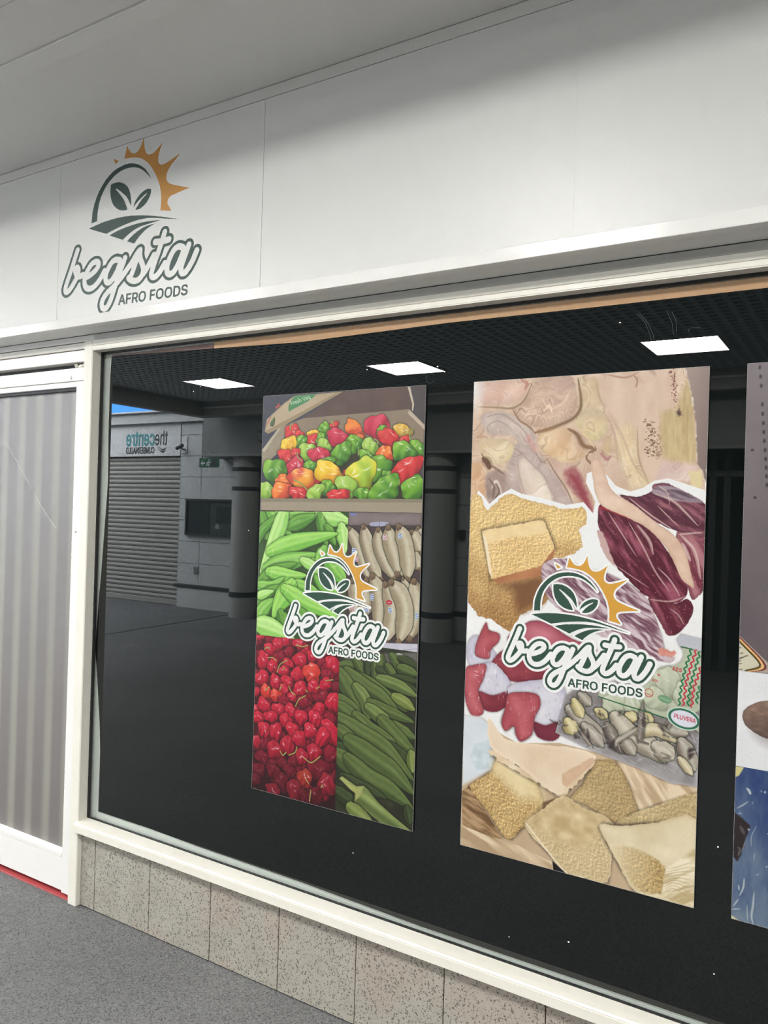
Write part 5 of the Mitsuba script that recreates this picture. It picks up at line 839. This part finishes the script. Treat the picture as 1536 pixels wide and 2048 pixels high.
def paint_meat(P):
    D = DATA
    P.C[:] = (232, 230, 230)
    c = D['cuts']
    def flesh(a, b, seed, f=.018, swirl=26):
        def fn(X, Y, d):
            wx, wy = X + swirl * (fb(X, Y, .012, 3, seed + 1) - .5) * 4, Y + swirl * (fb(X, Y, .012, 3, seed + 2) - .5) * 4
            t = fb(wx, wy, f, 4, seed)
            st = 0.5 + 0.5 * np.sin(wx * .07 + wy * .05 + 9 * t)
            c = mixc(a, b, np.clip(.65 * t + .35 * st, 0, 1))
            q = fb(wx * .7, wy * .7, f * .8, 3, seed + 40) * 6.0
            q = np.abs(q - np.round(q))
            seam = np.exp(-(q / .05) ** 2) * np.clip(nz(X, Y, .03, seed + 6) * 2.2 - .7, 0, 1)
            pale = np.exp(-((q - .14) / .07) ** 2) * np.clip(nz(X, Y, .03, seed + 7) * 2 - .5, 0, 1)
            c = c + (np.array([150, 112, 92]) - c) * (seam * .55)[..., None]
            c = c + (np.array([244, 230, 212]) - c) * (pale * .4)[..., None]
            pur = np.clip(nz(X, Y, .012, seed + 8) * 2.4 - 1.3, 0, 1)
            return c + (np.array([186, 152, 150]) - c) * (pur * .45)[..., None]
        return fn
    P.poly(c['main'], flesh((190, 158, 134), (228, 204, 182), 3, .02, 40), 2, 2)
    P.poly(c['smooth'], lambda X, Y, d: mixc((198, 168, 146), (224, 200, 180), np.clip(fb(X, Y * .35, .03, 4, 12) * 1.1, 0, 1)), 26, 6)
    P.poly(c['tan'], lambda X, Y, d: mixc((168, 142, 98), (220, 200, 156), np.clip(1.4 * fb(X * 2.2, Y * .4, .05, 4, 14) - .2, 0, 1)), 12, 6)
    P.poly(c['pale_right'], flesh((206, 178, 168), (232, 210, 200), 15), 14, 6)
    P.poly(c['tooth_edge'], (222, 204, 160), 3, 5)
    P.poly(c['side'], lambda X, Y, d: mixc((176, 154, 142), (126, 108, 104), np.clip(ramp(X, 520, 620) * .7 + ramp(Y, 0, 400) * .5, 0, 1)), 3, 2)
    P.poly(c['left_edge'], flesh((190, 146, 112), (222, 184, 148), 16), 8, 4)
    SP = (('mauve', (176, 152, 148), (216, 198, 190), 14), ('swirl', (178, 158, 150), (222, 204, 194), 12), ('low_left', (132, 108, 98), (206, 188, 176), 10), ('a', (212, 168, 150), (240, 214, 196), 7), ('b', (186, 150, 132), (222, 194, 172), 6), ('neck', (200, 174, 138), (228, 206, 174), 7),
          ('cream_band', (212, 186, 148), (238, 218, 184), 16), ('red', (138, 58, 70), (190, 120, 120), 12), ('j', (206, 176, 134), (226, 200, 160), 4), ('d', (208, 186, 138), (240, 224, 184), 6), ('e', (208, 166, 124), (246, 224, 188), 6), ('f', (214, 190, 138), (246, 234, 200), 7), ('g', (224, 206, 186), (250, 242, 230), 9))
    for k, (n, a, b, sf) in enumerate(SP):
        def fn(X, Y, d, a=a, b=b, k=k):
            base = flesh(a, b, 20 + k, .028, 22)(X, Y, d)
            t = np.clip(d / 26, 0, 1)[..., None]
            return base * (.93 + .07 * t) + np.asarray(b, float) * 0
        P.poly(organic(c[n]), fn, sf, 3, seed=k)
    for k, (pts, w, col, a) in enumerate(D['cut_lines']):
        p = smooth_line(pts)
        g = np.random.default_rng(70 + k)
        P.line(p, w * 1.5, col, a * .35, True)
        P.line(p, w * .8, col, a, True)
        for _ in range(14):
            z = p[g.integers(len(p))] + g.normal(0, w * .3, 2)
            P.line([z, z + g.normal(0, w * .4, 2)], g.uniform(1, 1 + w * .25), np.array(col) * g.uniform(.8, 1.25), a * .6, True)
    for k, (pts, w, col) in enumerate(D['cut_teeth']):
        p = smooth_line(pts, 8)
        g = np.random.default_rng(170 + k)
        for q in p:
            for _ in range(4):
                z = q + g.uniform(-.5, .5, 2) * (w, 8)
                P.line([z, z + (g.uniform(-w, w) * .4, g.uniform(-3, 3))], g.uniform(1.5, 5), col, g.uniform(.4, .95), True)
    s = P.box(-1, 90, -1, 140)
    P.put(s, np.clip(1 - np.hypot(P.X[s] / 40, (P.Y[s] - 20) / 90), 0, 1), (236, 234, 234))
    # honeycomb tripe with its white cut-out border
    h = D['tripe']
    P.poly(h['halo'], (236, 236, 236), 1.2)
    def bumps(a, b, f, seed, k=1.0):
        def fn(X, Y, d):
            e = 2.0
            n = lambda x, y: meshkit.noise(np.stack([x * f, y * f, 0 * x], -1), seed) + .6 * meshkit.noise(np.stack([x * f * 2.1, y * f * 2.1, 0 * x + 4], -1), seed)
            s = (n(X - e, Y - e) - n(X + e, Y + e))
            t = fb(X, Y, .012, 3, seed + 3)
            return np.clip(mixc(a, b, np.clip(t * .9 + .05 + s * .55 * k, 0, 1)) * (1 + .30 * k * s)[..., None], 0, 250)
        return fn
    gz = D['gizzards']
    P.poly(gz['white_zone'], lambda X, Y, d: mixc((226, 224, 224), (240, 240, 240), fb(X, Y, .03, 3, 2)), 1.2)
    hc = np.array(h['comb'])
    hy0, hy1 = hc[:, 1].min(), hc[:, 1].max()
    b1, b2 = bumps((206, 170, 108), (240, 216, 162), .30, 31, .5), bumps((132, 92, 52), (196, 156, 100), .30, 31, .5)
    P.poly(organic(hc, 2), lambda X, Y, d: (lambda t: b1(X, Y, d) * (1 - t) + b2(X, Y, d) * t)(np.clip((Y - hy0 - 90) / (hy1 - hy0 - 150) + 1.2 * (fb(X, Y, .02, 3, 77) - .5) - .25 * (X < 60), 0, 1)[..., None]), 1.2, 3.5, rim=((170, 128, 76), 8, .3))
    P.poly(h['shade'], (122, 82, 52), 30, 4)
    P.shade(h['block'], 14, .5)
    P.poly(h['block_side'], lambda X, Y, d: mixc((150, 92, 58), (198, 140, 98), fb(X, Y, .03, 3, 5)), 2, 2)
    P.poly(h['block'], bumps((206, 168, 108), (240, 212, 158), .30, 37, .5), 1.5, 2.5)
    P.poly(h['block_top'], lambda X, Y, d: mixc((226, 196, 140), (242, 220, 176), fb(X, Y, .05, 3, 5)), 6, 2)
    P.poly(h['block_left'], (238, 220, 188), 2, 1)
    # shank, muscles, bone
    m = D['meat']
    def streaks(dark, light, ang, fx, seed, bias=.5):
        ca, sa = math.cos(ang), math.sin(ang)
        def fn(X, Y, d):
            u, v = X * ca + Y * sa, -X * sa + Y * ca
            w = 18 * (fb(X, Y, .02, 3, seed + 9) - .5)
            t = meshkit.fbm(np.stack([u * fx * .16, (v + w) * fx, 0 * u], -1), 4, seed)
            return mixc(dark, light, np.clip((t - bias) * 3.2 + .5, 0, 1))
        return fn
    P.shade(m['shankmeat'], 6, .35)
    P.poly(organic(m['shankmeat']), streaks((112, 72, 88), (206, 188, 194), .62, .16, 51, .47), 1.5, 1.5, rim=((168, 140, 150), 5, .4))
    P.poly(organic(m['C']), streaks((108, 44, 58), (176, 120, 128), 1.2, .06, 55, .55), 1.5, 2, rim=((70, 24, 36), 4, .5))
    P.poly(organic(m['B']), streaks((84, 34, 52), (150, 92, 104), .55, .10, 57, .55), 1.5, 2, rim=((60, 24, 34), 4, .5))
    P.poly(organic(m['A']), streaks((84, 24, 42), (150, 78, 96), .95, .09, 59, .58), 1.5, 2, rim=((64, 14, 26), 5, .5))
    P.poly(organic(m['Btop']), streaks((92, 72, 86), (160, 140, 150), .3, .16, 63, .5), 4, 2)
    P.poly(organic(m['Dm']), streaks((90, 30, 46), (150, 84, 96), 1.0, .06, 61, .58), 1.5, 2, rim=((70, 22, 36), 5, .5))
    g = np.random.default_rng(8)
    for n, cnt in (('A', 260), ('B', 90), ('C', 60), ('Dm', 60)):
        q = Polygon(m[n]).buffer(-3)
        x0, y0, x1, y1 = q.bounds
        for _ in range(cnt):
            z = np.array([g.uniform(x0, x1), g.uniform(y0, y1)])
            if not q.contains(shapely.Point(*z)): continue
            P.line([z, z + g.normal(0, 3, 2) + (2, 3)], g.uniform(.7, 1.6), (206, 150, 156), g.uniform(.2, .7), True)
    for pts, w in D['meat_lines']:
        p = smooth_line(pts)
        P.line(p, w * .6, (206, 178, 172), .55, True)
        P.line(p + (1.5, 1), w * .25, (226, 204, 196), .5, True)
    a0 = np.array(m['A'])
    P.line(smooth_line([a0[0], a0[2] + (0, 8), a0[4]]), 14, (186, 44, 58), .55, True)
    P.poly(organic(m['fat1']), (196, 164, 160), 3, 2)
    P.poly(organic(m['bone']), lambda X, Y, d: mixc((206, 170, 148), (240, 218, 198), np.clip(fb(X, Y, .03, 3, 6) + ramp(Y, 250, 330) * .1 - ramp(Y, 330, 420) * .3, 0, 1)), 1.5, 1.0, rim=((186, 146, 128), 4, .5))
    # gizzards
    P.shade(gz['p6'], 12, .25)
    def sheen(a, b, seed):
        def fn(X, Y, d):
            t = np.clip(.9 * fb(X, Y, .022, 3, seed) + .25 * np.clip(d / 26, 0, 1) - .12, 0, 1)
            return mixc(a, b, t)
        return fn
    PK, WH, DKR = ((146, 48, 60), (212, 128, 132)), ((176, 174, 196), (238, 234, 236)), ((104, 30, 44), (168, 76, 86))
    for n, (a, b) in (('w1', WH), ('p0', ((150, 60, 78), (214, 140, 150))), ('p3', DKR), ('w5', WH), ('p1', PK), ('p5', DKR), ('p4', PK), ('w7', WH), ('p7', ((84, 24, 40), (140, 60, 76))), ('p6', PK)):
        P.shade(organic(gz[n]), 7, .3)
        P.poly(organic(gz[n]), sheen(a, b, len(n) + ord(n[0]) + ord(n[-1])), 2.0, 1.2, rim=((112, 44, 56) if n[0] == 'p' else (176, 160, 178), 5, .5))
    g = np.random.default_rng(19)
    for n in ('w1', 'w5', 'w7', 'p6', 'p4', 'p3'):
        q = Polygon(gz[n]).buffer(-4)
        x0, y0, x1, y1 = q.bounds
        for _ in range(40):
            t = np.array([g.uniform(x0, x1), g.uniform(y0, y1)])
            if q.contains(shapely.Point(*t)):
                P.line([t, t + (g.uniform(-2, 2), g.uniform(6, 16))] if n[0] == 'w' else [t, t + g.normal(0, 6, 2)], g.uniform(1, 3), (248, 246, 248) if g.random() < .6 else (150, 120, 150) if n[0] == 'w' else (226, 160, 160), g.uniform(.15, .5), True)
    # lower tripe
    w = D['lower']
    P.poly(w['cloth'], lambda X, Y, d: mixc((176, 150, 120), (214, 192, 162), fb(X, Y, .014, 4, 5)), 2)
    P.poly(w['cool'], lambda X, Y, d: mixc((196, 204, 212), (226, 230, 234), fb(X, Y, .02, 3, 3)), 10)
    P.poly(w['bag2'], lambda X, Y, d: mixc((176, 190, 200), (220, 228, 232), fb(X, Y, .06, 4, 3)), 4, 2)
    P.poly(w['far'], streaks((186, 160, 128), (226, 206, 178), .9, .08, 71), 3)
    P.poly(w['wood'], streaks((110, 82, 54), (180, 148, 112), .35, .10, 73), 2, 1)
    P.poly(w['linen'], streaks((176, 150, 118), (222, 202, 172), .35, .05, 75), 2)
    def skin(a, b, seed): return lambda X, Y, d: mixc(a, b, np.clip(fb(X, Y, .02, 4, seed) * 1.2 - .1 + .0 * d, 0, 1))
    def gradb(c0, c1, p0, p1, seed, f=.17, k=.8):
        bf = bumps(c0, c1, f, seed, k)
        e = np.array(p1, float) - p0
        def fn(X, Y, d):
            t = np.clip(((X - p0[0]) * e[0] + (Y - p0[1]) * e[1]) / (e @ e), 0, 1)
            return mixc((230, 214, 180), (0, 0, 0), t) + bf(X, Y, d) * t[..., None]
        return fn
    P.shade(w['P4'], 10, .5)
    P.poly(organic(w['P4'], 3), bumps((154, 130, 90), (208, 184, 138), .32, 81, .45), 1.5, 2, rim=((120, 90, 50), 5, .4))
    P.shade(w['P2'], 10, .5)
    q = np.array(w['P2'])
    P.poly(organic(w['P2'], 3), bumps((166, 134, 84), (222, 194, 140), .28, 83, .6), 1.5, 3, rim=((120, 86, 46), 5, .4))
    P.poly(w['P2top'], skin((214, 192, 144), (238, 222, 184), 85), 34, 6)
    P.poly(w['hole'], (110, 80, 52), 5)
    P.shade(w['P6'], 8, .4)
    P.poly(organic(w['P6'], 3), bumps((164, 142, 100), (212, 192, 150), .30, 87, .45), 1.5, 3)
    P.shade(w['P1edge'], 12, .45)
    P.poly(organic(w['P1edge'], 3), skin((200, 172, 136), (238, 222, 196), 89), 1.5, 5, seed=4)
    P.poly(organic(w['P1'], 3), lambda X, Y, d: mixc((212, 186, 156), (238, 220, 198), np.clip(fb(X, Y, .015, 3, 91) + .1, 0, 1)), 1.5, 1.5, rim=((236, 222, 200), 4, .6))
    P.poly(w['P1front'], lambda X, Y, d: mixc((196, 160, 130), (220, 190, 160), fb(X, Y, .05, 3, 91)), 2, 2)
    P.shade(w['P3'], 12, .5)
    q = np.array(w['P3'])
    P.poly(organic(w['P3'], 3), bumps((180, 156, 114), (224, 206, 168), .32, 93, .4), 1.5, 2.0, rim=((226, 208, 176), 4, .6))
    P.poly([q[0], q[1], q[3], q[4], q[5], q[6] - (30, 20), q[6] - (60, -40), q[9] - (0, 70), q[11] + (20, -40)], lambda X, Y, d: mixc((178, 150, 106), (226, 208, 168), np.clip(.5 + 1.6 * (fb(X + 20 * fb(X, Y, .03, 2, 3), Y, .035, 3, 95) - .5), 0, 1)), 30, 6)
    P.line(smooth_line([q[0], q[11], q[10], q[9]]) + (3, 0), 5, (236, 222, 194), .8)
    P.shade(w['P5'], 12, .5)
    P.poly(organic(w['P5'], 3), lambda X, Y, d: mixc((196, 176, 136), (238, 226, 198), np.clip(.15 + fb(X, Y, .014, 4, 97), 0, 1)), 1.5, 2, rim=((176, 150, 108), 4, .5))
    P.poly(w['P5face'], gradb((132, 104, 56), (210, 182, 128), np.array(w['P5face'][0]) - (10, 0), np.array(w['P5face'][3]) - (0, 20), 99, .3, .6), 8, 4)
    P.poly(w['P5fold'], streaks((190, 170, 128), (240, 228, 200), -.55, .10, 101), 6, 3)
    f0 = np.array(w['P5fold'])
    for k in range(9):
        t = k / 9
        a = f0[0] * (1 - t) + f0[3] * t
        P.line(smooth_line([a, a + (26, -12 - 8 * t), a + (62, -34 + 30 * t)]), 2.5, (164, 142, 104), .45, True)
    P.poly(w['gap'], (26, 24, 26), 1.0)
    # frozen bag of feet
    B = D['bag']
    P.shade(B['bag'], 6, .3)
    P.poly(B['bag'], lambda X, Y, d: mixc((88, 80, 78), (164, 160, 160), np.clip(fb(X, Y, .03, 4, 111) + ramp(Y, 890, 960) * .35, 0, 1)), 1.5, rim=((196, 194, 206), 5, .6))
    FT = dict(a=((82, 72, 68), (146, 136, 124), (196, 190, 178)), y=((112, 98, 62), (186, 172, 124), (222, 212, 172)), b=((96, 88, 80), (166, 156, 140), (212, 206, 190)), c=((120, 108, 84), (188, 174, 140), (222, 212, 186)), d=((64, 56, 54), (110, 100, 94), (150, 142, 132)))
    P.poly(B['label'], lambda X, Y, d: mixc((156, 164, 142), (200, 206, 184), np.clip(fb(X, Y, .03, 4, 113), 0, 1)), 1.5)
    for k, (x, y, ww, hh) in enumerate(D['bag_lumps']):
        P.bonnet(x, y, ww, hh, (140, 146, 124), (184, 190, 166), (214, 216, 196), 700 + k, .25, .1)
    for k, (pts, ww, n) in enumerate(D['bag_feet']):
        P.pod(pts, ww, *FT[n], ridge=1.6, tip=.35, blunt=.6, seed=k, shadow=.7, gloss=.3)
    for k in range(60):
        g = np.random.default_rng(500 + k)
        t = np.array([g.uniform(200, 610), g.uniform(690, 960)])
        q = Polygon(B['bag']).buffer(-8)
        if q.contains(shapely.Point(*t)) and not Polygon(B['label']).contains(shapely.Point(*t)):
            P.pod([t, t + g.normal(0, 16, 2), t + g.normal(0, 34, 2)], g.uniform(8, 20), *FT['abd'[k % 3]], ridge=2, tip=.5, blunt=.5, seed=k, shadow=.4, gloss=.4) if k < 18 else P.poly(organic(t + g.normal(0, 9, (6, 2))), (62, 54, 54), 7)
    g = np.random.default_rng(77)
    bb = np.array(B['bag'])
    q = Polygon(B['bag']).buffer(-4)
    for k in range(420):
        t = np.array([g.uniform(190, 620), g.uniform(640, 980)])
        if q.contains(shapely.Point(*t)):
            aa = g.choice([.3, .5, .4, 1.2, -.6])
            L = g.uniform(5, 36)
            P.line([t, t + (L * math.cos(aa), L * math.sin(aa))], g.uniform(.8, 2.4), (230, 230, 236), g.uniform(.12, .45), True)
    P.poly(B['bag_top'], (186, 188, 196), 1.5)
    P.line(D['bag_line'], 3.0, (40, 92, 56))
    P.line(D['bag_line2'], 3.0, (40, 92, 56))
    for pts, n in D['bag_waves']:
        p = smooth_line(pts, 24)
        d = np.diff(p, axis=0, append=p[-1:] + (p[-1:] - p[-2:-1]))
        d /= np.hypot(*d.T)[:, None]
        s = np.r_[0, np.cumsum(np.hypot(*np.diff(p, axis=0).T))]
        p = p + np.c_[-d[:, 1], d[:, 0]] * (2.6 * np.sin(s * 2 * math.pi / 15.5))[:, None]
        for a, b_ in zip(p[:-1], p[1:]):
            P.line([a, b_], 3.4, (34, 112, 70) if n == 'g' else (184, 52, 66))
    x, y, ww, hh = D['stamps'][0]
    P.poly(ellipse(x, y, ww, hh, rot=.3), (178, 84, 72), 1)
    P.poly(ellipse(x, y, ww - 4, hh - 4, rot=.3), (196, 198, 172), 1)
    P.line([(x - 8, y + 2), (x + 8, y + 6)], 3, (178, 84, 72), .6)
    x, y, ww, hh = D['stamps'][1]
    P.poly(ellipse(x, y, ww, hh, rot=.25), (112, 152, 116), 1)
    P.line([(x - 12, y - 3), (x + 12, y + 4)], 2, (170, 192, 164), .8)
    x, y, ww, hh = D['pluvera']
    for k, (s, col) in enumerate(((1.0, (196, 212, 200)), (.92, (46, 102, 76)), (.77, (214, 214, 226)))):
        P.poly(ellipse(x, y, ww * s, hh * (s - .03 * k), 40, .17), col, 1)
    for t, base in D['print_words']:
        word(P, t, base, (186, 36, 52))
    P.poly(B['tendon'], lambda X, Y, d: mixc((196, 112, 100), (236, 186, 172), fb(X, Y, .06, 3, 3)), 3, 2)
    P.grain(0.05, 0.5, 3)

def paint_third(P):
    o = DATA['third']
    X, Y = P.X, P.Y
    P.C[:] = mixc((126, 116, 120), (84, 76, 80), np.clip(ramp(Y, 0, 700) * .7 + .5 * (fb(X, Y, .01, 4, 3) - .5), 0, 1))
    pitch = np.array(o['dots'][4]) - np.array(o['dots'][3])
    for k in range(9):
        for q in o['dots'][:13]:
            P.poly(ellipse(q[0] + k * 62, q[1], 6, 10), (62, 54, 58), 2)
    for q in o['dots'][13:]:
        P.poly(ellipse(q[0], q[1], 7, 6), (62, 54, 58), 2)
    P.poly(o['outer'], (176, 160, 150), 1.2)
    P.poly(o['card'], (204, 198, 176), 1)
    for n, w, c in (('l3', 4.6, (112, 54, 46)), ('l2', 5.0, (226, 178, 122)), ('l1', 4.0, (78, 68, 26))):
        P.line(o[n], w, c)
    for s in o['ink']:
        P.line(s, 1.8, (40, 34, 32), .85)
    w = np.array(o['white'])
    wy0, wy1 = w[0][1], w[2][1]
    P.poly([(-5, wy0), (620, wy0), (620, wy1), (-5, wy1)], lambda X, Y, d: mixc((214, 214, 218), (230, 230, 232), fb(X, Y, .02, 3, 3)), 1)
    x, y, ww, hh = o['yam']
    P.poly(ellipse(x + 20, y + hh * .22, ww, hh), (176, 172, 172), 30)
    def yam(X, Y, d):
        t = fb(X, Y * 2.2, .06, 4, 7)
        s = np.clip((Y - y) / hh + .5, 0, 1)
        return mixc((150, 122, 106), (84, 66, 62), np.clip(s * .9 + 1.1 * (t - .5), 0, 1))
    P.poly(ellipse(x, y, ww, hh, 60), yam, 1.2, 1.2, rim=((84, 72, 68), 4, .5))
    s = P.box(-5, 700, wy1, 1400)
    t = fb(X[s], Y[s] * .4, .022, 4, 9)
    P.put(s, np.ones(t.shape), mixc((32, 52, 104), (112, 128, 144), np.clip(2.2 * (t - .5) + ramp(Y[s], wy1 + 60, wy1 + 330) * .8 + .1, 0, 1)))
    P.poly(o['corner'], (204, 194, 138), 2)
    P.poly(o['brown'], (44, 36, 38), 4, 3)
    P.poly(o['beige'], (206, 196, 158), 5)
    for pts, w_, a in o['hi']:
        P.line(smooth_line(pts), w_ * .8, (214, 218, 214), a * .8, True)
    g = np.random.default_rng(5)
    for k in range(160):
        z = np.array([g.uniform(90, 620), g.uniform(wy1 + 6, 1296)])
        d = g.normal(0, 12, 2) + (0, 10)
        P.line([z, z + d * .6 + (3, 0), z + d], g.uniform(1, 6), (206, 214, 220), g.uniform(.1, .6), True)
    P.grain(0.05, 0.5, 3)

INK = 0.74
mat('print', two({'type': 'principled', 'base_color': {'type': 'mesh_attribute', 'name': 'vertex_color'}, 'roughness': 0.35, 'specular': 0.4}))
YB = 0.0245

def poster(name, x0, z1, w, h, dx, dy, painter, label, xs=None):
    tag(name, label, 'poster')
    W, H = w / 1000, h / 1000
    xs = np.linspace(0, w, int(w / dx) + 1) if xs is None else xs
    ys = np.linspace(0, h, int(h / dy) + 1)
    P = Print(w, h, xs, ys)
    painter(P)
    col = lin(np.clip(P.C, 3, 250)) * INK
    ny, nx = P.X.shape
    v = np.c_[x0 + P.X.ravel() / 1000, np.full(P.X.size, YB - 0.0004), z1 - P.Y.ravel() / 1000]
    i = (np.arange(ny - 1)[:, None] * nx + np.arange(nx - 1)[None]).ravel()
    f = np.vstack([np.c_[i, i + nx, i + nx + 1], np.c_[i, i + nx + 1, i + 1]])
    scene[name + '__print'] = mikit.ply(trimesh.Trimesh(v, f, process=False), 'mat_print', False, color=col.reshape(-1, 3))
    add(name + '__board', bx(x0, x0 + W, YB, YB + 0.0052, z1 - H, z1), 'board_edge', label='thin dark edged board')
    for a, b, c, d in ((x0 - .0009, x0, z1 - H, z1), (x0 + W, x0 + W + .0009, z1 - H, z1), (x0, x0 + W, z1 - H - .0009, z1 - H), (x0, x0 + W, z1, z1 + .0009)):
        add(name + '__cut_edge', bx(a, b, YB - 0.0006, YB + 0.001, c, d), 'board_rim')

def logo_shapes():
    icon = {k: Polygon(v).buffer(0) for k, v in DATA['logo_icon'].items()}
    pen, band, border = DATA['logo_pen']
    letters = unary_union([LineString(smooth_line(s, 6)).buffer(pen / 2, quad_segs=10) for s in DATA['logo_strokes'].values()])
    letters = letters.buffer(0.8).buffer(-0.8)
    halo = letters.buffer(band, join_style='mitre', mitre_limit=2.0)
    halo = halo.buffer(-1.0).buffer(1.0)
    halo = unary_union([Polygon(g.exterior) for g in getattr(halo, 'geoms', [halo])])
    return icon, letters, halo, border

def affine(shape, m):
    """Logo millimetres to metres on the wall: (sx, sy, tx, ty), or two rows of an affine map, y still down."""
    if len(m) == 4:
        sx, sy, tx, ty = m
        m = [[sx, 0, tx], [0, sy, ty]]
    (a, b, c), (d, e, f) = m
    return affinity.affine_transform(shape, [a / 1000, b / 1000, -d / 1000, -e / 1000, c / 1000, -f / 1000])
def afro_text():
    t = meshkit.text_mesh('AFRO FOODS', 10.0, 0.1, False)
    sec = t.section(plane_origin=(0, 0, 0.05), plane_normal=(0, 0, 1))
    b = np.asarray(DATA['logo_text'], float)
    x0, x1, y1 = t.bounds[0, 0], t.bounds[1, 0], t.bounds[1, 1]
    sh = Polygon()
    for p in sorted((Polygon(np.array(d)[:, :2]).buffer(0) for d in sec.discrete), key=lambda g: -g.area):
        sh = sh.symmetric_difference(p)
    ex, ey = (b[1] - b[0]) / (x1 - x0), (0, -20.5 / y1)
    return affinity.affine_transform(sh, [ex[0], ey[0], ex[1], ey[1], b[0][0] - x0 * ex[0], b[0][1] - x0 * ex[1]]).buffer(0.75)

def logo(owner, m, dx, dz, y, white=True, dark=False):
    """The shop's sun, leaf and field emblem over its lettering, as thin cut vinyl in front of the plane y."""
    icon, letters, halo, border = logo_shapes()
    text = afro_text()
    place_ = lambda s: affinity.translate(affine(s, m), dx, dz)
    greens = [icon[k] for k in ('arc', 'leaf1', 'leaf2', 'field1', 'field2', 'field3')]
    oranges = [icon['sun'], icon['ray']]
    g, o = ('logo_green_dark', 'logo_orange_fascia') if dark else ('logo_green', 'logo_orange')
    if white:
        b = unary_union([q.buffer(4.6) for q in greens + oranges] + [halo.buffer(border), text.buffer(6.0)])
        add(owner + '__logo_border', wallpoly(place_(b), y - 0.0004, y), 'logo_white', label='white border of the shop logo')
        y -= 0.0004
    add(owner + '__logo_emblem', wallpoly(place_(unary_union(greens)), y - 0.0004, y), g, label='dark green leaf and field emblem of the shop logo')
    add(owner + '__logo_sun', wallpoly(place_(unary_union(oranges)), y - 0.0004, y), o, label='orange sun rays of the shop logo')
    ring = halo.difference(letters)
    add(owner + '__logo_lettering', wallpoly(place_(ring), y - 0.0004, y), g, label='green outlined begsta script of the shop logo')
    if white: add(owner + '__logo_letter_fill', wallpoly(place_(letters), y - 0.0004, y), 'logo_white', label='white inside of the script letters')
    add(owner + '__logo_small_lettering', wallpoly(place_(text), y - 0.0004, y), g, label='AFRO FOODS lettering below the script')

poster('poster', -1.737, 1.908, 612, 1296, 1.5, 1.45, paint_vegetables, 'tall poster of bonnet peppers, okra and plantains, left of the other posters')
logo('poster', DATA['logo_on_poster_1'], -1.737, 1.908, YB - 0.0005)
poster('poster_001', -0.9705, 1.908, 619.5, 1296, 1.25, 1.25, paint_meat, 'large poster of raw meat, tripe and gizzards, middle one of the three on the window')
logo('poster_001', DATA['logo_on_poster_2'], -0.9705, 1.908, YB - 0.0005)
poster('poster_002', -0.267, 1.908, 612, 1296, 1.5, 1.4, paint_third, 'grey, white and blue poster with a brown yam, cut off by the right edge', xs=np.r_[np.arange(0, 130, 1.2), np.linspace(130, 612, 160)])
logo('shop_fascia', DATA['logo_on_fascia'], 0.0, 1.533, YF - 0.0001, white=False, dark=True)
